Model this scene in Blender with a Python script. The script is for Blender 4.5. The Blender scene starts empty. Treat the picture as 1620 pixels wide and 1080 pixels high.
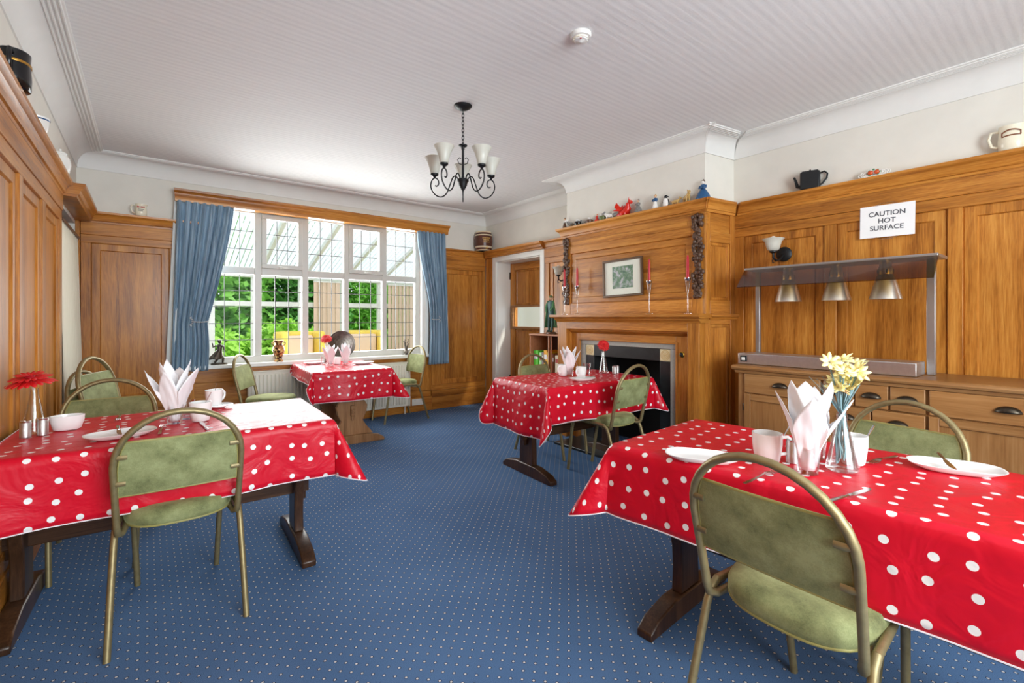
import bpy, math, random
from mathutils import Vector, Matrix
PI = math.pi
random.seed(7)
scene = bpy.context.scene
COL = scene.collection

# ------------------------------------------------------------------ camera
cam_d = bpy.data.cameras.new('camera')
cam = bpy.data.objects.new('camera', cam_d)
COL.objects.link(cam)
cam.location = (0, 0, 1.2)
cam.rotation_euler = (PI / 2, 0, -math.radians(38.05))
cam_d.sensor_fit = 'HORIZONTAL'
cam_d.sensor_width = 36
cam_d.lens = 737.24 * 36 / 1620
cam_d.shift_y = -(540 - 502.6) / 1620
cam_d.clip_start = 0.03
cam_d.clip_end = 200
scene.camera = cam

# ------------------------------------------------------------------ sky, sun, daylight, added fill
world = bpy.data.worlds.new('sky')
scene.world = world
world.use_nodes = True
wn = world.node_tree
bg = wn.nodes['Background']
bg.inputs['Color'].default_value = (0.86, 0.93, 1.0, 1)
bg.inputs['Strength'].default_value = 0.9
sun_d = bpy.data.lights.new('sun', 'SUN')
sun_d.energy = 2.2
sun_d.angle = math.radians(8)
sun_d.color = (1, 0.95, 0.86)
sun = bpy.data.objects.new('sun', sun_d)
COL.objects.link(sun)
sun.rotation_euler = (math.radians(38), math.radians(12), math.radians(20))


def area(name, loc, rot, sx, sy, power, color=(1, 1, 1)):
    d = bpy.data.lights.new(name, 'AREA')
    d.shape = 'RECTANGLE'
    d.size, d.size_y, d.energy, d.color = sx, sy, power, color
    o = bpy.data.objects.new(name, d)
    COL.objects.link(o)
    o.location, o.rotation_euler = loc, rot
    return o


# daylight entering by the big leaded window, and an added fill lamp behind the photographer
area('window_daylight', (1.62, 5.66, 1.55), (-1.42, 0, 0), 2.3, 1.5, 58, (0.96, 0.985, 1.0))
area('rear_fill', (1.15, -2.2, 1.6), (PI / 2, 0, 0), 2.4, 1.7, 98, (0.86, 0.95, 1.0))
vs = scene.view_settings
vs.view_transform = 'Standard'
vs.look = 'None'
vs.gamma = 1
vs.use_curve_mapping = False
vs.exposure = 1.0


# ------------------------------------------------------------------ materials
def lin(c):
    return tuple(((v / 255) / 12.92 if v / 255 <= 0.04045 else ((v / 255 + 0.055) / 1.055) ** 2.4) for v in c) + (1,)


MATS = {}


class NT:
    def __init__(s, name):
        s.m = bpy.data.materials.new(name)
        s.m.use_nodes = True
        s.t = s.m.node_tree
        s.b = s.t.nodes['Principled BSDF']
        MATS[name] = s.m

    def n(s, typ, ins=None, **props):
        nd = s.t.nodes.new('ShaderNode' + typ)
        for k, v in props.items():
            setattr(nd, k, v)
        for k, v in (ins or {}).items():
            s.put(nd.inputs[k], v)
        return nd

    def put(s, sock, v):
        if isinstance(v, bpy.types.NodeSocket):
            s.t.links.new(v, sock)
        else:
            sock.default_value = v

    def set(s, **kw):
        for k, v in kw.items():
            s.put(s.b.inputs[k.replace('_', ' ')], v)
        return s

    def coord(s, kind='Object', scale=(1, 1, 1), rot=(0, 0, 0)):
        tc = s.n('TexCoord')
        mp = s.n('Mapping', {'Vector': tc.outputs[kind], 'Scale': scale, 'Rotation': rot})
        return mp.outputs[0]

    def noise(s, vec, scale, detail=4, rough=0.55, dist=0.0):
        return s.n('TexNoise', {'Vector': vec, 'Scale': scale, 'Detail': detail, 'Roughness': rough, 'Distortion': dist}).outputs['Fac']

    def ramp(s, fac, stops):
        r = s.n('ValToRGB', {'Fac': fac})
        e = r.color_ramp.elements
        while len(e) < len(stops):
            e.new(0.5)
        for el, (p, c) in zip(e, stops):
            el.position, el.color = p, c
        return r.outputs['Color']

    def math(s, op, a, b=0.0, clamp=False):
        return s.n('Math', {0: a, 1: b}, operation=op, use_clamp=clamp).outputs[0]

    def mix(s, fac, a, b, blend='MIX'):
        m = s.n('Mix', data_type='RGBA', blend_type=blend)
        s.put(m.inputs[0], fac)
        s.put(m.inputs[6], a)
        s.put(m.inputs[7], b)
        return m.outputs[2]

    def bump(s, h, strength=0.3, dist=0.01):
        s.put(s.b.inputs['Normal'], s.n('Bump', {'Height': h, 'Strength': strength, 'Distance': dist}).outputs[0])
        return s


def plain(name, rgb, rough=0.5, metal=0.0, spec=0.5, vary=0.0, scale=30, **kw):
    q = NT(name)
    c = lin(rgb)
    if vary:
        n = q.noise(q.coord(), scale, 5)
        d = tuple(max(0, v * (1 - vary)) for v in c[:3]) + (1,)
        l = tuple(min(1, v * (1 + vary)) for v in c[:3]) + (1,)
        q.set(Base_Color=q.ramp(n, [(0.3, d), (0.7, l)]))
    else:
        q.set(Base_Color=c)
    q.set(Roughness=rough, Metallic=metal)
    q.b.inputs['Specular IOR Level'].default_value = spec
    for k, v in kw.items():
        q.b.inputs[k.replace('_', ' ')].default_value = v
    return q.m


def wood(name, dark, mid, light, axis, rough=0.3, freq=1.0, coat=0.06, figure=0.5):
    q = NT(name)
    st = {'z': (1, 1, 0.045), 'h': (0.045, 0.045, 1), 'y': (1, 0.045, 1), 'x': (0.045, 1, 1)}[axis]
    oi = q.n('ObjectInfo').outputs['Random']
    tc = q.n('TexCoord').outputs['Object']
    off = q.n('VectorMath', {0: tc, 1: q.n('CombineXYZ', {0: q.math('MULTIPLY', oi, 9.1), 1: q.math('MULTIPLY', oi, 5.3), 2: q.math('MULTIPLY', oi, 7.7)}).outputs[0]}, operation='ADD').outputs[0]
    v = q.n('Mapping', {'Vector': off, 'Scale': st}).outputs[0]
    fine = q.noise(v, 150 * freq, 6, 0.65)
    wide = q.noise(v, 14 * freq, 3, 0.5, 0.6)
    big = q.noise(off, 2.2, 2, 0.5)
    # the silvery ray figure of quartered oak
    st2 = {'z': (1, 1, 0.22), 'h': (0.22, 0.22, 1), 'y': (1, 0.22, 1), 'x': (0.22, 1, 1)}[axis]
    v2 = q.n('Mapping', {'Vector': off, 'Scale': st2}).outputs[0]
    ray = q.n('TexWave', {'Vector': v2, 'Scale': 16 * freq, 'Distortion': 9.0, 'Detail': 2.0, 'Detail Scale': 1.4}, wave_type='BANDS', bands_direction='DIAGONAL').outputs['Fac']
    f = q.math('ADD', q.math('MULTIPLY', fine, 0.5), q.math('MULTIPLY', wide, 0.5))
    col = q.ramp(f, [(0.34, lin(dark)), (0.5, lin(mid)), (0.68, lin(light))])
    fig = q.math('MULTIPLY', q.math('SUBTRACT', ray, 0.62, True), q.math('MULTIPLY', q.math('SUBTRACT', big, 0.35, True), figure * 4))
    col = q.mix(fig, col, lin(light))
    tone = q.math('ADD', q.math('MULTIPLY', q.math('SUBTRACT', oi, 0.5), 0.2), q.math('ADD', q.math('MULTIPLY', big, 0.5), 0.75))
    hsv = q.n('HueSaturation', {'Hue': 0.5, 'Saturation': 1.0, 'Value': tone, 'Fac': 1.0, 'Color': col})
    q.set(Base_Color=hsv.outputs[0], Roughness=q.math('ADD', q.math('MULTIPLY', fine, 0.15), rough - 0.07))
    q.b.inputs['Specular IOR Level'].default_value = 0.32
    q.b.inputs['Coat Weight'].default_value = coat
    q.b.inputs['Coat Roughness'].default_value = 0.22
    q.bump(fine, 0.12, 0.002)
    return q.m


OAK = ((126, 72, 24), (180, 114, 44), (212, 150, 70))
wood('oak_v', *OAK, 'z')
wood('oak_h', *OAK, 'h')
PINE = ((136, 90, 48), (158, 110, 64), (178, 132, 84))
wood('pine_v', *PINE, 'z', 0.38, 0.6, 0.05, 0.1)
wood('pine_h', *PINE, 'h', 0.38, 0.6, 0.05, 0.1)
wood('dark_oak', (40, 24, 14), (66, 42, 26), (96, 66, 44), 'z', 0.35, 0.8, 0.2, 0.2)
wood('dark_oak_x', (40, 24, 14), (66, 42, 26), (96, 66, 44), 'x', 0.35, 0.8, 0.2, 0.2)
wood('light_oak', (112, 76, 44), (146, 104, 66), (170, 128, 88), 'z', 0.42, 0.8, 0.05, 0.2)
wood('light_oak_x', (112, 76, 44), (146, 104, 66), (170, 128, 88), 'x', 0.42, 0.8, 0.05, 0.2)
plain('carved_oak', (84, 56, 36), 0.5, vary=0.45, scale=60)
plain('plaster', (224, 220, 210), 0.8, vary=0.03, scale=6)
plain('cove_white', (228, 227, 223), 0.7, vary=0.02, scale=8)
plain('white_gloss', (236, 236, 230), 0.3)
plain('upvc', (224, 224, 220), 0.32)
plain('upvc_backlit', (204, 204, 197), 0.35)  # shaded copy of upvc: the backlit grey is put into the frame colour
plain('lead', (92, 90, 88), 0.5, 0.3)
plain('radiator_white', (232, 228, 214), 0.35)
plain('bronze_frame', (146, 132, 94), 0.46, 0.55, vary=0.14, scale=40)
plain('steel', (200, 196, 194), 0.36, 0.9, vary=0.06, scale=50)
plain('cutlery_steel', (200, 200, 202), 0.16, 1.0)
plain('galvanised', (176, 178, 180), 0.35, 0.85)
plain('brass', (204, 160, 62), 0.2, 1.0)
plain('gold_leaf', (186, 138, 60), 0.35, 0.8)
plain('spun_aluminium', (220, 214, 204), 0.3, 0.95)
plain('black_iron', (36, 38, 40), 0.45, 0.5)
plain('antique_bronze', (74, 66, 56), 0.32, 0.85, vary=0.3, scale=50)
plain('pewter', (118, 112, 104), 0.35, 0.85, vary=0.35, scale=35)
plain('china', (242, 242, 240), 0.14)
plain('cream_china', (236, 228, 204), 0.2)
plain('black_glaze', (20, 20, 22), 0.12)
plain('slate_black', (34, 36, 37), 0.28, vary=0.3, scale=14)
plain('stone_grey', (158, 156, 148), 0.6, vary=0.1, scale=60)
plain('soot', (14, 13, 13), 0.8)
plain('tile_cream', (228, 214, 172), 0.25)
plain('tile_relief', (206, 178, 122), 0.4)
plain('candle_red', (186, 28, 44), 0.4)
plain('petal_red', (214, 22, 26), 0.55)
plain('petal_yellow', (252, 238, 164), 0.6)
plain('stem_green', (112, 146, 152), 0.6)
plain('stem_pale', (206, 200, 180), 0.5)
plain('paper_white', (246, 246, 246), 0.75)
plain('napkin_white', (246, 244, 246), 0.85)
plain('ink_grey', (72, 74, 82), 0.7)
plain('ink_red', (176, 46, 40), 0.5)
plain('ink_brown', (128, 74, 46), 0.5)
plain('gold_ink', (214, 170, 92), 0.4, 0.3)
plain('barrel_brown', (88, 46, 30), 0.3)
plain('barrel_cream', (230, 212, 180), 0.3)
plain('orange_glaze', (206, 84, 40), 0.25)
plain('red_glaze', (214, 44, 30), 0.25)
plain('blue_glaze', (38, 84, 128), 0.2)
plain('grey_glaze', (128, 126, 122), 0.3, vary=0.5, scale=120)
plain('white_glaze', (236, 234, 228), 0.2)
plain('skin_glaze', (222, 178, 142), 0.35)
plain('tan_glaze', (196, 160, 96), 0.35, vary=0.25, scale=90)
plain('brown_glaze', (96, 68, 48), 0.35, vary=0.3, scale=90)
plain('green_paint', (76, 132, 86), 0.45, vary=0.15, scale=60)
plain('teal_paint', (66, 100, 98), 0.45)
plain('olive_paint', (96, 108, 60), 0.45)
plain('cream_curtain', (236, 230, 208), 0.9)
plain('lining', (220, 222, 220), 0.9)
plain('silver_cord', (200, 200, 196), 0.45, 0.3)
plain('bookcase_wood', (184, 122, 84), 0.5, vary=0.1)
plain('bookcase_dark', (74, 42, 30), 0.6)
plain('paper_edge', (226, 218, 198), 0.8)
plain('cover_green', (104, 214, 70), 0.5)
plain('cover_mint', (176, 226, 160), 0.5)
plain('cover_grey', (142, 128, 132), 0.5)
plain('cover_orange', (248, 176, 26), 0.5)
plain('cover_yellow', (248, 214, 60), 0.5)
plain('cover_cream', (226, 214, 186), 0.5)
plain('cover_brown', (150, 92, 52), 0.5)
plain('cover_red', (176, 60, 52), 0.5)
plain('picture_frame', (92, 68, 48), 0.35, 0.3)
plain('mount_card', (240, 238, 226), 0.8)
plain('yellow_fabric', (236, 206, 96), 0.9, vary=0.06, scale=40)
plain('pink_blind', (232, 206, 186), 0.9)
plain('conservatory_floor', (206, 190, 168), 0.6, vary=0.06, scale=10)
plain('lawn', (128, 172, 60), 0.95, vary=0.3, scale=3)
plain('bark', (96, 76, 56), 0.9, vary=0.3, scale=20)
plain('garden_fence', (150, 136, 112), 0.85, vary=0.2, scale=10)
plain('bulb_white', (246, 244, 238), 0.4)

# ribbed ceiling paper
q = NT('ceiling_paper')
v = q.coord('Object', (0.6, 1, 1))
rib = q.n('TexWave', {'Vector': v, 'Scale': 7.5, 'Distortion': 0.5, 'Detail': 1.0, 'Detail Scale': 3.0}, wave_type='BANDS', bands_direction='Y').outputs['Fac']
rib2 = q.noise(q.coord('Object', (5, 70, 1)), 1.0, 3)
grain = q.noise(q.coord('Object', (90, 160, 1)), 1.0, 2)
h = q.math('ADD', q.math('MULTIPLY', rib, 0.3), q.math('ADD', q.math('MULTIPLY', rib2, 0.7), q.math('MULTIPLY', grain, 0.5)))
q.set(Base_Color=q.ramp(h, [(0.35, lin((220, 221, 221))), (0.95, lin((236, 237, 236)))]), Roughness=0.75)
q.bump(h, 0.3, 0.003)

# blue carpet with small pale flecks on a diagonal grid
q = NT('carpet')
v = q.coord('Object', (1 / 0.0385,) * 3, (0, 0, PI / 4))
vo = q.n('TexVoronoi', {'Vector': v, 'Scale': 1.0, 'Randomness': 0.0}, voronoi_dimensions='2D', feature='F1').outputs['Distance']
dot = q.math('LESS_THAN', vo, 0.105)
pile = q.noise(q.coord('Object'), 420, 3)
pat = q.noise(q.coord('Object'), 1.6, 3)
base = q.ramp(q.math('ADD', q.math('MULTIPLY', pile, 0.7), q.math('MULTIPLY', pat, 0.3)), [(0.3, lin((56, 84, 122))), (0.7, lin((98, 130, 170)))])
ring = q.math('LESS_THAN', vo, 0.16)
base = q.mix(ring, base, lin((34, 40, 58)))
q.set(Base_Color=q.mix(dot, base, lin((206, 204, 202))), Roughness=0.95)
q.b.inputs['Specular IOR Level'].default_value = 0.1
q.bump(pile, 0.5, 0.004)

# polka dot oilcloth
q = NT('oilcloth')
uv = q.n('TexCoord').outputs['UV']
oi = q.n('ObjectInfo').outputs['Random']
uvo = q.n('VectorMath', {0: uv, 1: q.n('CombineXYZ', {0: q.math('MULTIPLY', oi, 13.0), 1: q.math('MULTIPLY', oi, 7.0)}).outputs[0]}, operation='ADD').outputs[0]
vo = q.n('TexVoronoi', {'Vector': uvo, 'Scale': 1 / 0.077, 'Randomness': 0.4}, voronoi_dimensions='2D', feature='F1').outputs['Distance']
dot = q.math('LESS_THAN', vo, 0.142)
q.set(Base_Color=q.mix(dot, lin((206, 12, 40)), lin((240, 238, 236))), Roughness=0.38)
cr = q.noise(q.n('Mapping', {'Vector': uvo, 'Scale': (7, 7, 7)}).outputs[0], 1.0, 3, 0.5, 1.2)
q.b.inputs['Specular IOR Level'].default_value = 0.3
q.bump(cr, 0.5, 0.016)
plain('oilcloth_back', (236, 232, 236), 0.6)

# olive velvet
q = NT('velvet')
n1 = q.noise(q.coord('Object'), 9, 5, 0.65)
n2 = q.noise(q.coord('Object'), 300, 2)
f = q.math('ADD', q.math('MULTIPLY', n1, 0.8), q.math('MULTIPLY', n2, 0.2))
q.set(Base_Color=q.ramp(f, [(0.34, lin((90, 95, 58))), (0.5, lin((128, 134, 88))), (0.66, lin((156, 162, 114)))]), Roughness=0.85)
q.b.inputs['Sheen Weight'].default_value = 0.7
q.b.inputs['Sheen Tint'].default_value = lin((214, 218, 160))
q.b.inputs['Sheen Roughness'].default_value = 0.4
plain('vinyl_piping', (150, 144, 84), 0.5)

# blue curtain velvet
q = NT('blue_velvet')
v = q.coord('Object', (30, 30, 1.6))
n1 = q.noise(v, 1.0, 4)
q.set(Base_Color=q.ramp(n1, [(0.3, lin((92, 120, 142))), (0.7, lin((158, 182, 200)))]), Roughness=0.7)
q.b.inputs['Sheen Weight'].default_value = 0.5
q.b.inputs['Sheen Tint'].default_value = lin((170, 200, 224))


def clear(name, tint=(1, 1, 1), gloss=0.1, rough=0.02, fres=0.6):
    q = NT(name)
    q.t.nodes.remove(q.b)
    tr = q.n('BsdfTransparent', {'Color': tint + (1,)})
    gl = q.n('BsdfGlossy', {'Color': (1, 1, 1, 1), 'Roughness': rough})
    lw = q.n('LayerWeight', {'Blend': 0.25})
    fac = q.math('ADD', q.math('MULTIPLY', lw.outputs['Fresnel'], fres), gloss, True)
    mx = q.n('MixShader', {0: fac, 1: tr.outputs[0], 2: gl.outputs[0]})
    q.t.links.new(mx.outputs[0], q.t.nodes['Material Output'].inputs['Surface'])
    return q.m


clear('window_glass', (0.98, 0.99, 0.985), 0.0, 0.02, 0.05)
clear('table_glass', (0.96, 0.975, 0.975), 0.035)
clear('smoked_glass', (0.42, 0.36, 0.32), 0.06, 0.05)
clear('roof_sheet', (0.86, 0.88, 0.9), 0.03, 0.3)


def translucent(name, rgb, amount, rough=0.4):
    q = NT(name)
    q.set(Base_Color=lin(rgb), Roughness=rough)
    tl = q.n('BsdfTranslucent', {'Color': lin(rgb)})
    mx = q.n('MixShader', {0: amount, 1: q.b.outputs[0], 2: tl.outputs[0]})
    q.t.links.new(mx.outputs[0], q.t.nodes['Material Output'].inputs['Surface'])
    return q.m


translucent('frosted_shade', (232, 232, 222), 0.35, 0.3)
translucent('leaf_bright', (158, 208, 84), 0.4, 0.5)
translucent('leaf_mid', (116, 176, 72), 0.4, 0.5)
translucent('leaf_dark', (78, 136, 62), 0.35, 0.5)
translucent('polycarbonate', (232, 236, 240), 0.75, 0.4)
translucent('frosted_pane', (244, 248, 248), 0.15, 0.12)

# little garden photograph in the frame over the mantel
q = NT('garden_print')
v = q.coord('Object', (1, 1, 1))
n1 = q.noise(v, 26, 6, 0.7)
n2 = q.noise(v, 12, 2)
sep = q.n('SeparateXYZ', {0: v})
c = q.ramp(n1, [(0.34, lin((52, 74, 84))), (0.46, lin((104, 138, 98))), (0.56, lin((168, 172, 172))), (0.68, lin((236, 220, 230)))])
q.set(Base_Color=q.mix(q.math('MULTIPLY', n2, 0.25), c, lin((74, 108, 92))), Roughness=0.35)

# gilt sill vase
q = NT('gilt_patchwork')
vo = q.n('TexVoronoi', {'Vector': q.coord('Object'), 'Scale': 55}, feature='F1').outputs['Color']
bw = q.n('SeparateColor', {0: vo}).outputs[0]
q.set(Base_Color=q.ramp(bw, [(0.15, lin((60, 34, 20))), (0.4, lin((150, 92, 52))), (0.6, lin((220, 190, 120))), (0.85, lin((196, 120, 70)))]), Roughness=0.25, Metallic=0.3)


# ------------------------------------------------------------------ mesh helpers
class MB:
    def __init__(s):
        s.v, s.f, s.uv = [], [], None

    def add(s, verts, faces, M=None):
        o = len(s.v)
        s.v += [(M @ Vector(p)) if M is not None else Vector(p) for p in verts]
        s.f += [tuple(i + o for i in fc) for fc in faces]
        return s

    def box(s, x0, y0, z0, x1, y1, z1, M=None):
        return s.add([(x0, y0, z0), (x1, y0, z0), (x1, y1, z0), (x0, y1, z0), (x0, y0, z1), (x1, y0, z1), (x1, y1, z1), (x0, y1, z1)],
                     [(0, 3, 2, 1), (4, 5, 6, 7), (0, 1, 5, 4), (1, 2, 6, 5), (2, 3, 7, 6), (3, 0, 4, 7)], M)

    def lathe(s, prof, n=20, M=None, sx=1.0, sy=1.0, mod=None):
        vs, fs = [], []
        for (r, z) in prof:
            for i in range(n):
                a = 2 * PI * i / n
                k = r * (mod(a, z) if mod else 1)
                vs.append((k * sx * math.cos(a), k * sy * math.sin(a), z))
        for j in range(len(prof) - 1):
            for i in range(n):
                i2 = (i + 1) % n
                fs.append((j * n + i, j * n + i2, (j + 1) * n + i2, (j + 1) * n + i))
        if prof[0][0] > 1e-5:
            fs.append(tuple(range(n - 1, -1, -1)))
        if prof[-1][0] > 1e-5:
            fs.append(tuple((len(prof) - 1) * n + i for i in range(n)))
        return s.add(vs, fs, M)

    def ball(s, c, r, n=12, m=8):
        if not isinstance(r, (tuple, list)):
            r = (r, r, r)
        prof = [(max(1e-6, math.sin(PI * j / m)), -math.cos(PI * j / m)) for j in range(m + 1)]
        return s.lathe(prof, n, Matrix.Translation(c) @ Matrix.Diagonal((r[0], r[1], r[2], 1)))

    def tube(s, pts, r, n=8, closed=False, flat=None, up=None, M=None):
        """sweep along pts; r a number or a list; flat=(wide, thin) with 'up' along the wide axis"""
        P = [Vector(p) for p in pts]
        k = len(P)
        vs, fs = [], []
        nrm = None
        for i in range(k):
            if closed:
                t = P[(i + 1) % k] - P[i - 1]
            else:
                t = P[min(i + 1, k - 1)] - P[max(i - 1, 0)]
            if t.length < 1e-9:
                t = Vector((0, 0, 1))
            t.normalize()
            if up is not None:
                nrm = Vector(up) - t * t.dot(Vector(up))
                if nrm.length < 1e-4:
                    nrm = t.orthogonal()
            elif nrm is None:
                nrm = t.orthogonal()
            else:
                nrm = nrm - t * t.dot(nrm)
            nrm.normalize()
            bi = t.cross(nrm)
            rr = r[i] if isinstance(r, (list, tuple)) else r
            a_, b_ = (flat[0], flat[1]) if flat else (1, 1)
            for j in range(n):
                a = 2 * PI * j / n
                vs.append(P[i] + nrm * (rr * a_ * math.cos(a)) + bi * (rr * b_ * math.sin(a)))
        for i in range(k if closed else k - 1):
            i2 = (i + 1) % k
            for j in range(n):
                j2 = (j + 1) % n
                fs.append((i * n + j, i * n + j2, i2 * n + j2, i2 * n + j))
        if not closed:
            fs.append(tuple(range(n - 1, -1, -1)))
            fs.append(tuple((k - 1) * n + j for j in range(n)))
        return s.add(vs, fs, M)

    def prism(s, poly, t0, t1, M):
        """poly of (a, b) swept along local z from t0 to t1, M maps (a, b, t) to place"""
        n = len(poly)
        vs = [(a, b, t0) for a, b in poly] + [(a, b, t1) for a, b in poly]
        fs = [(i, (i + 1) % n, n + (i + 1) % n, n + i) for i in range(n)]
        fs += [tuple(range(n - 1, -1, -1)), tuple(range(n, 2 * n))]
        return s.add(vs, fs, M)

    def grid(s, fn, nu, nv, closed_u=False):
        vs = [fn(i / (nu if closed_u else nu - 1), j / (nv - 1)) for j in range(nv) for i in range(nu)]
        fs = []
        for j in range(nv - 1):
            for i in range(nu if closed_u else nu - 1):
                i2 = (i + 1) % nu
                fs.append((j * nu + i, j * nu + i2, (j + 1) * nu + i2, (j + 1) * nu + i))
        return s.add(vs, fs)

    def build(s, name, mat, parent=None, world=False, bevel=0.0, smooth=40, solid=0.0, mats=None, solid_mat=0, sub=0):
        me = bpy.data.meshes.new(name)
        V = s.v
        if parent is not None and world:
            inv = WM[parent.name].inverted()
            V = [inv @ p for p in V]
        me.from_pydata([tuple(p) for p in V], [], s.f)
        me.materials.append(MATS[mat])
        for m in (mats or []):
            me.materials.append(MATS[m])
        if s.uv:
            ul = me.uv_layers.new(name='UVMap')
            for lp in me.loops:
                ul.data[lp.index].uv = s.uv[lp.vertex_index]
        if smooth:
            me.polygons.foreach_set('use_smooth', [True] * len(me.polygons))
            me.set_sharp_from_angle(angle=math.radians(smooth))
        me.validate()
        me.update()
        o = bpy.data.objects.new(name, me)
        COL.objects.link(o)
        if parent is not None:
            o.parent = parent
        WM[o.name] = WM[parent.name].copy() if parent is not None else Matrix.Identity(4)
        if sub:
            md = o.modifiers.new('sub', 'SUBSURF')
            md.levels = md.render_levels = sub
        if solid:
            md = o.modifiers.new('solid', 'SOLIDIFY')
            md.thickness = solid
            md.offset = -1
            md.material_offset = solid_mat
            md.material_offset_rim = solid_mat
        if bevel:
            md = o.modifiers.new('bevel', 'BEVEL')
            md.width = bevel
            md.segments = 2
            md.limit_method = 'ANGLE'
            md.angle_limit = math.radians(40)
        return o


WM = {}


def T(x, y, z=0.0, rz=0.0, rx=0.0, ry=0.0, s=1.0):
    return Matrix.Translation((x, y, z)) @ Matrix.Rotation(rz, 4, 'Z') @ Matrix.Rotation(ry, 4, 'Y') @ Matrix.Rotation(rx, 4, 'X') @ Matrix.Scale(s, 4)


def tag(o, label, cat, group=None, kind=None):
    o['label'] = label
    if cat:
        o['category'] = cat
    if group:
        o['group'] = group
    if kind:
        o['kind'] = kind
    return o


def thing(name, label, cat, M=None, group=None, kind=None):
    o = bpy.data.objects.new(name, None)
    COL.objects.link(o)
    o.empty_display_size = 0.05
    M = M if M is not None else Matrix.Identity(4)
    o.matrix_world = M
    WM[o.name] = M.copy()
    return tag(o, label, cat, group, kind)


def kids(o):
    return [c for c in ALLCH.get(o.name, [])]


def copy_thing(src, M, label, group=None):
    """a copy of a thing with copies of its parts and sub-parts, sharing mesh data"""
    r = src.copy()
    COL.objects.link(r)
    r.matrix_world = M
    WM[r.name] = M.copy()
    r['label'] = label
    if group:
        r['group'] = group
    for ch in list(src.children):
        c = ch.copy()
        COL.objects.link(c)
        c.parent = r
        for g in list(ch.children):
            d = g.copy()
            COL.objects.link(d)
            d.parent = c
    return r


def structure(name, mb, mat, label, **kw):
    o = mb.build(name, mat, **kw)
    o['kind'] = 'structure'
    o['label'] = label
    return o


def bx(name, mat, parent, a, b, bevel=0.0, world=True):
    m = MB()
    m.box(min(a[0], b[0]), min(a[1], b[1]), min(a[2], b[2]), max(a[0], b[0]), max(a[1], b[1]), max(a[2], b[2]))
    return m.build(name, mat, parent, world=world, bevel=bevel, smooth=0 if not bevel else 40)

# ================================================================== THE ROOM
XL, XR, YB, YF, ZC = -0.483, 3.818, 5.484, -1.6, 2.64
# floor and ceiling
m = MB(); m.box(XL - 0.3, YF - 0.2, -0.1, XR + 0.4, YB + 0.15, 0)
structure('floor', m, 'carpet', 'dark blue carpet with rows of tiny pale flecks', smooth=0)
m = MB(); m.box(XL - 0.3, YF - 0.2, ZC, XR + 0.4, YB + 0.2, ZC + 0.1)
structure('ceiling', m, 'ceiling_paper', 'white ceiling lined with fine ribbed paper', smooth=0)

# window opening in the back wall
WX0, WX1, WZ0, WZ1 = 0.42, 2.81, 0.70, 2.36
m = MB()
m.box(XL - 0.3, YB, 0, WX0, YB + 0.25, ZC)
m.box(WX1, YB, 0, XR + 0.4, YB + 0.25, ZC)
m.box(WX0, YB, 0, WX1, YB + 0.25, WZ0)
m.box(WX0, YB, WZ1, WX1, YB + 0.25, ZC)
wall_back = structure('wall_back', m, 'plaster', 'window wall, cream plaster above oak panelling', smooth=0)

DY0, DY1, DZ1 = 4.28, 5.20, 1.97            # right doorway
m = MB()
m.box(XR, YF, 0, XR + 0.3, DY0, ZC)
m.box(XR, DY1, 0, XR + 0.3, YB, ZC)
m.box(XR, DY0, DZ1, XR + 0.3, DY1, ZC)
wall_right = structure('wall_right', m, 'plaster', 'fireplace side wall, cream plaster above oak panelling', smooth=0)

LY0, LY1, LZ1 = 4.38, 5.40, 2.0             # curtained recess in the left wall
m = MB()
m.box(XL - 0.3, YF, 0, XL, LY0, ZC)
m.box(XL - 0.3, LY1, 0, XL, YB, ZC)
m.box(XL - 0.3, LY0, LZ1, XL, LY1, ZC)
m.box(XL - 0.36, LY0 - 0.1, 0, XL - 0.3, LY1 + 0.08, ZC)
wall_left = structure('wall_left', m, 'plaster', 'near side wall, pale plaster above golden oak panelling', smooth=0)

# wall behind the photographer with an opening made up to let fill light in
m = MB()
m.box(XL - 0.3, YF - 0.25, 0, -0.1, YF, ZC)
m.box(2.4, YF - 0.25, 0, XR + 0.3, YF, ZC)
m.box(-0.1, YF - 0.25, 0, 2.4, YF, 0.75)
m.box(-0.1, YF - 0.25, 2.45, 2.4, YF, ZC)
structure('wall_rear', m, 'plaster', 'plaster wall behind the photographer with an added opening for fill light', smooth=0)

# chimney breast (the near cheek is not quite square to the wall)
CX = 3.462
m = MB()
def foot(x, skew=True):
    return [(x, 1.955), (x, 3.49), (XR + 0.02, 3.49), (XR + 0.02, 1.90)]
for (z0, z1) in ((0.86, ZC),):
    m.prism(foot(CX), z0, z1, Matrix.Identity(4))
m.prism([(CX, 1.955), (CX, 2.34), (XR, 2.34), (XR, 1.90)], 0, 0.86, Matrix.Identity(4))
m.prism([(CX, 3.12), (CX, 3.49), (XR, 3.49), (XR, 3.12)], 0, 0.86, Matrix.Identity(4))
wall_chimney = structure('wall_chimney', m, 'plaster', 'plastered chimney breast rising above the oak overmantel', smooth=0)


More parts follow.
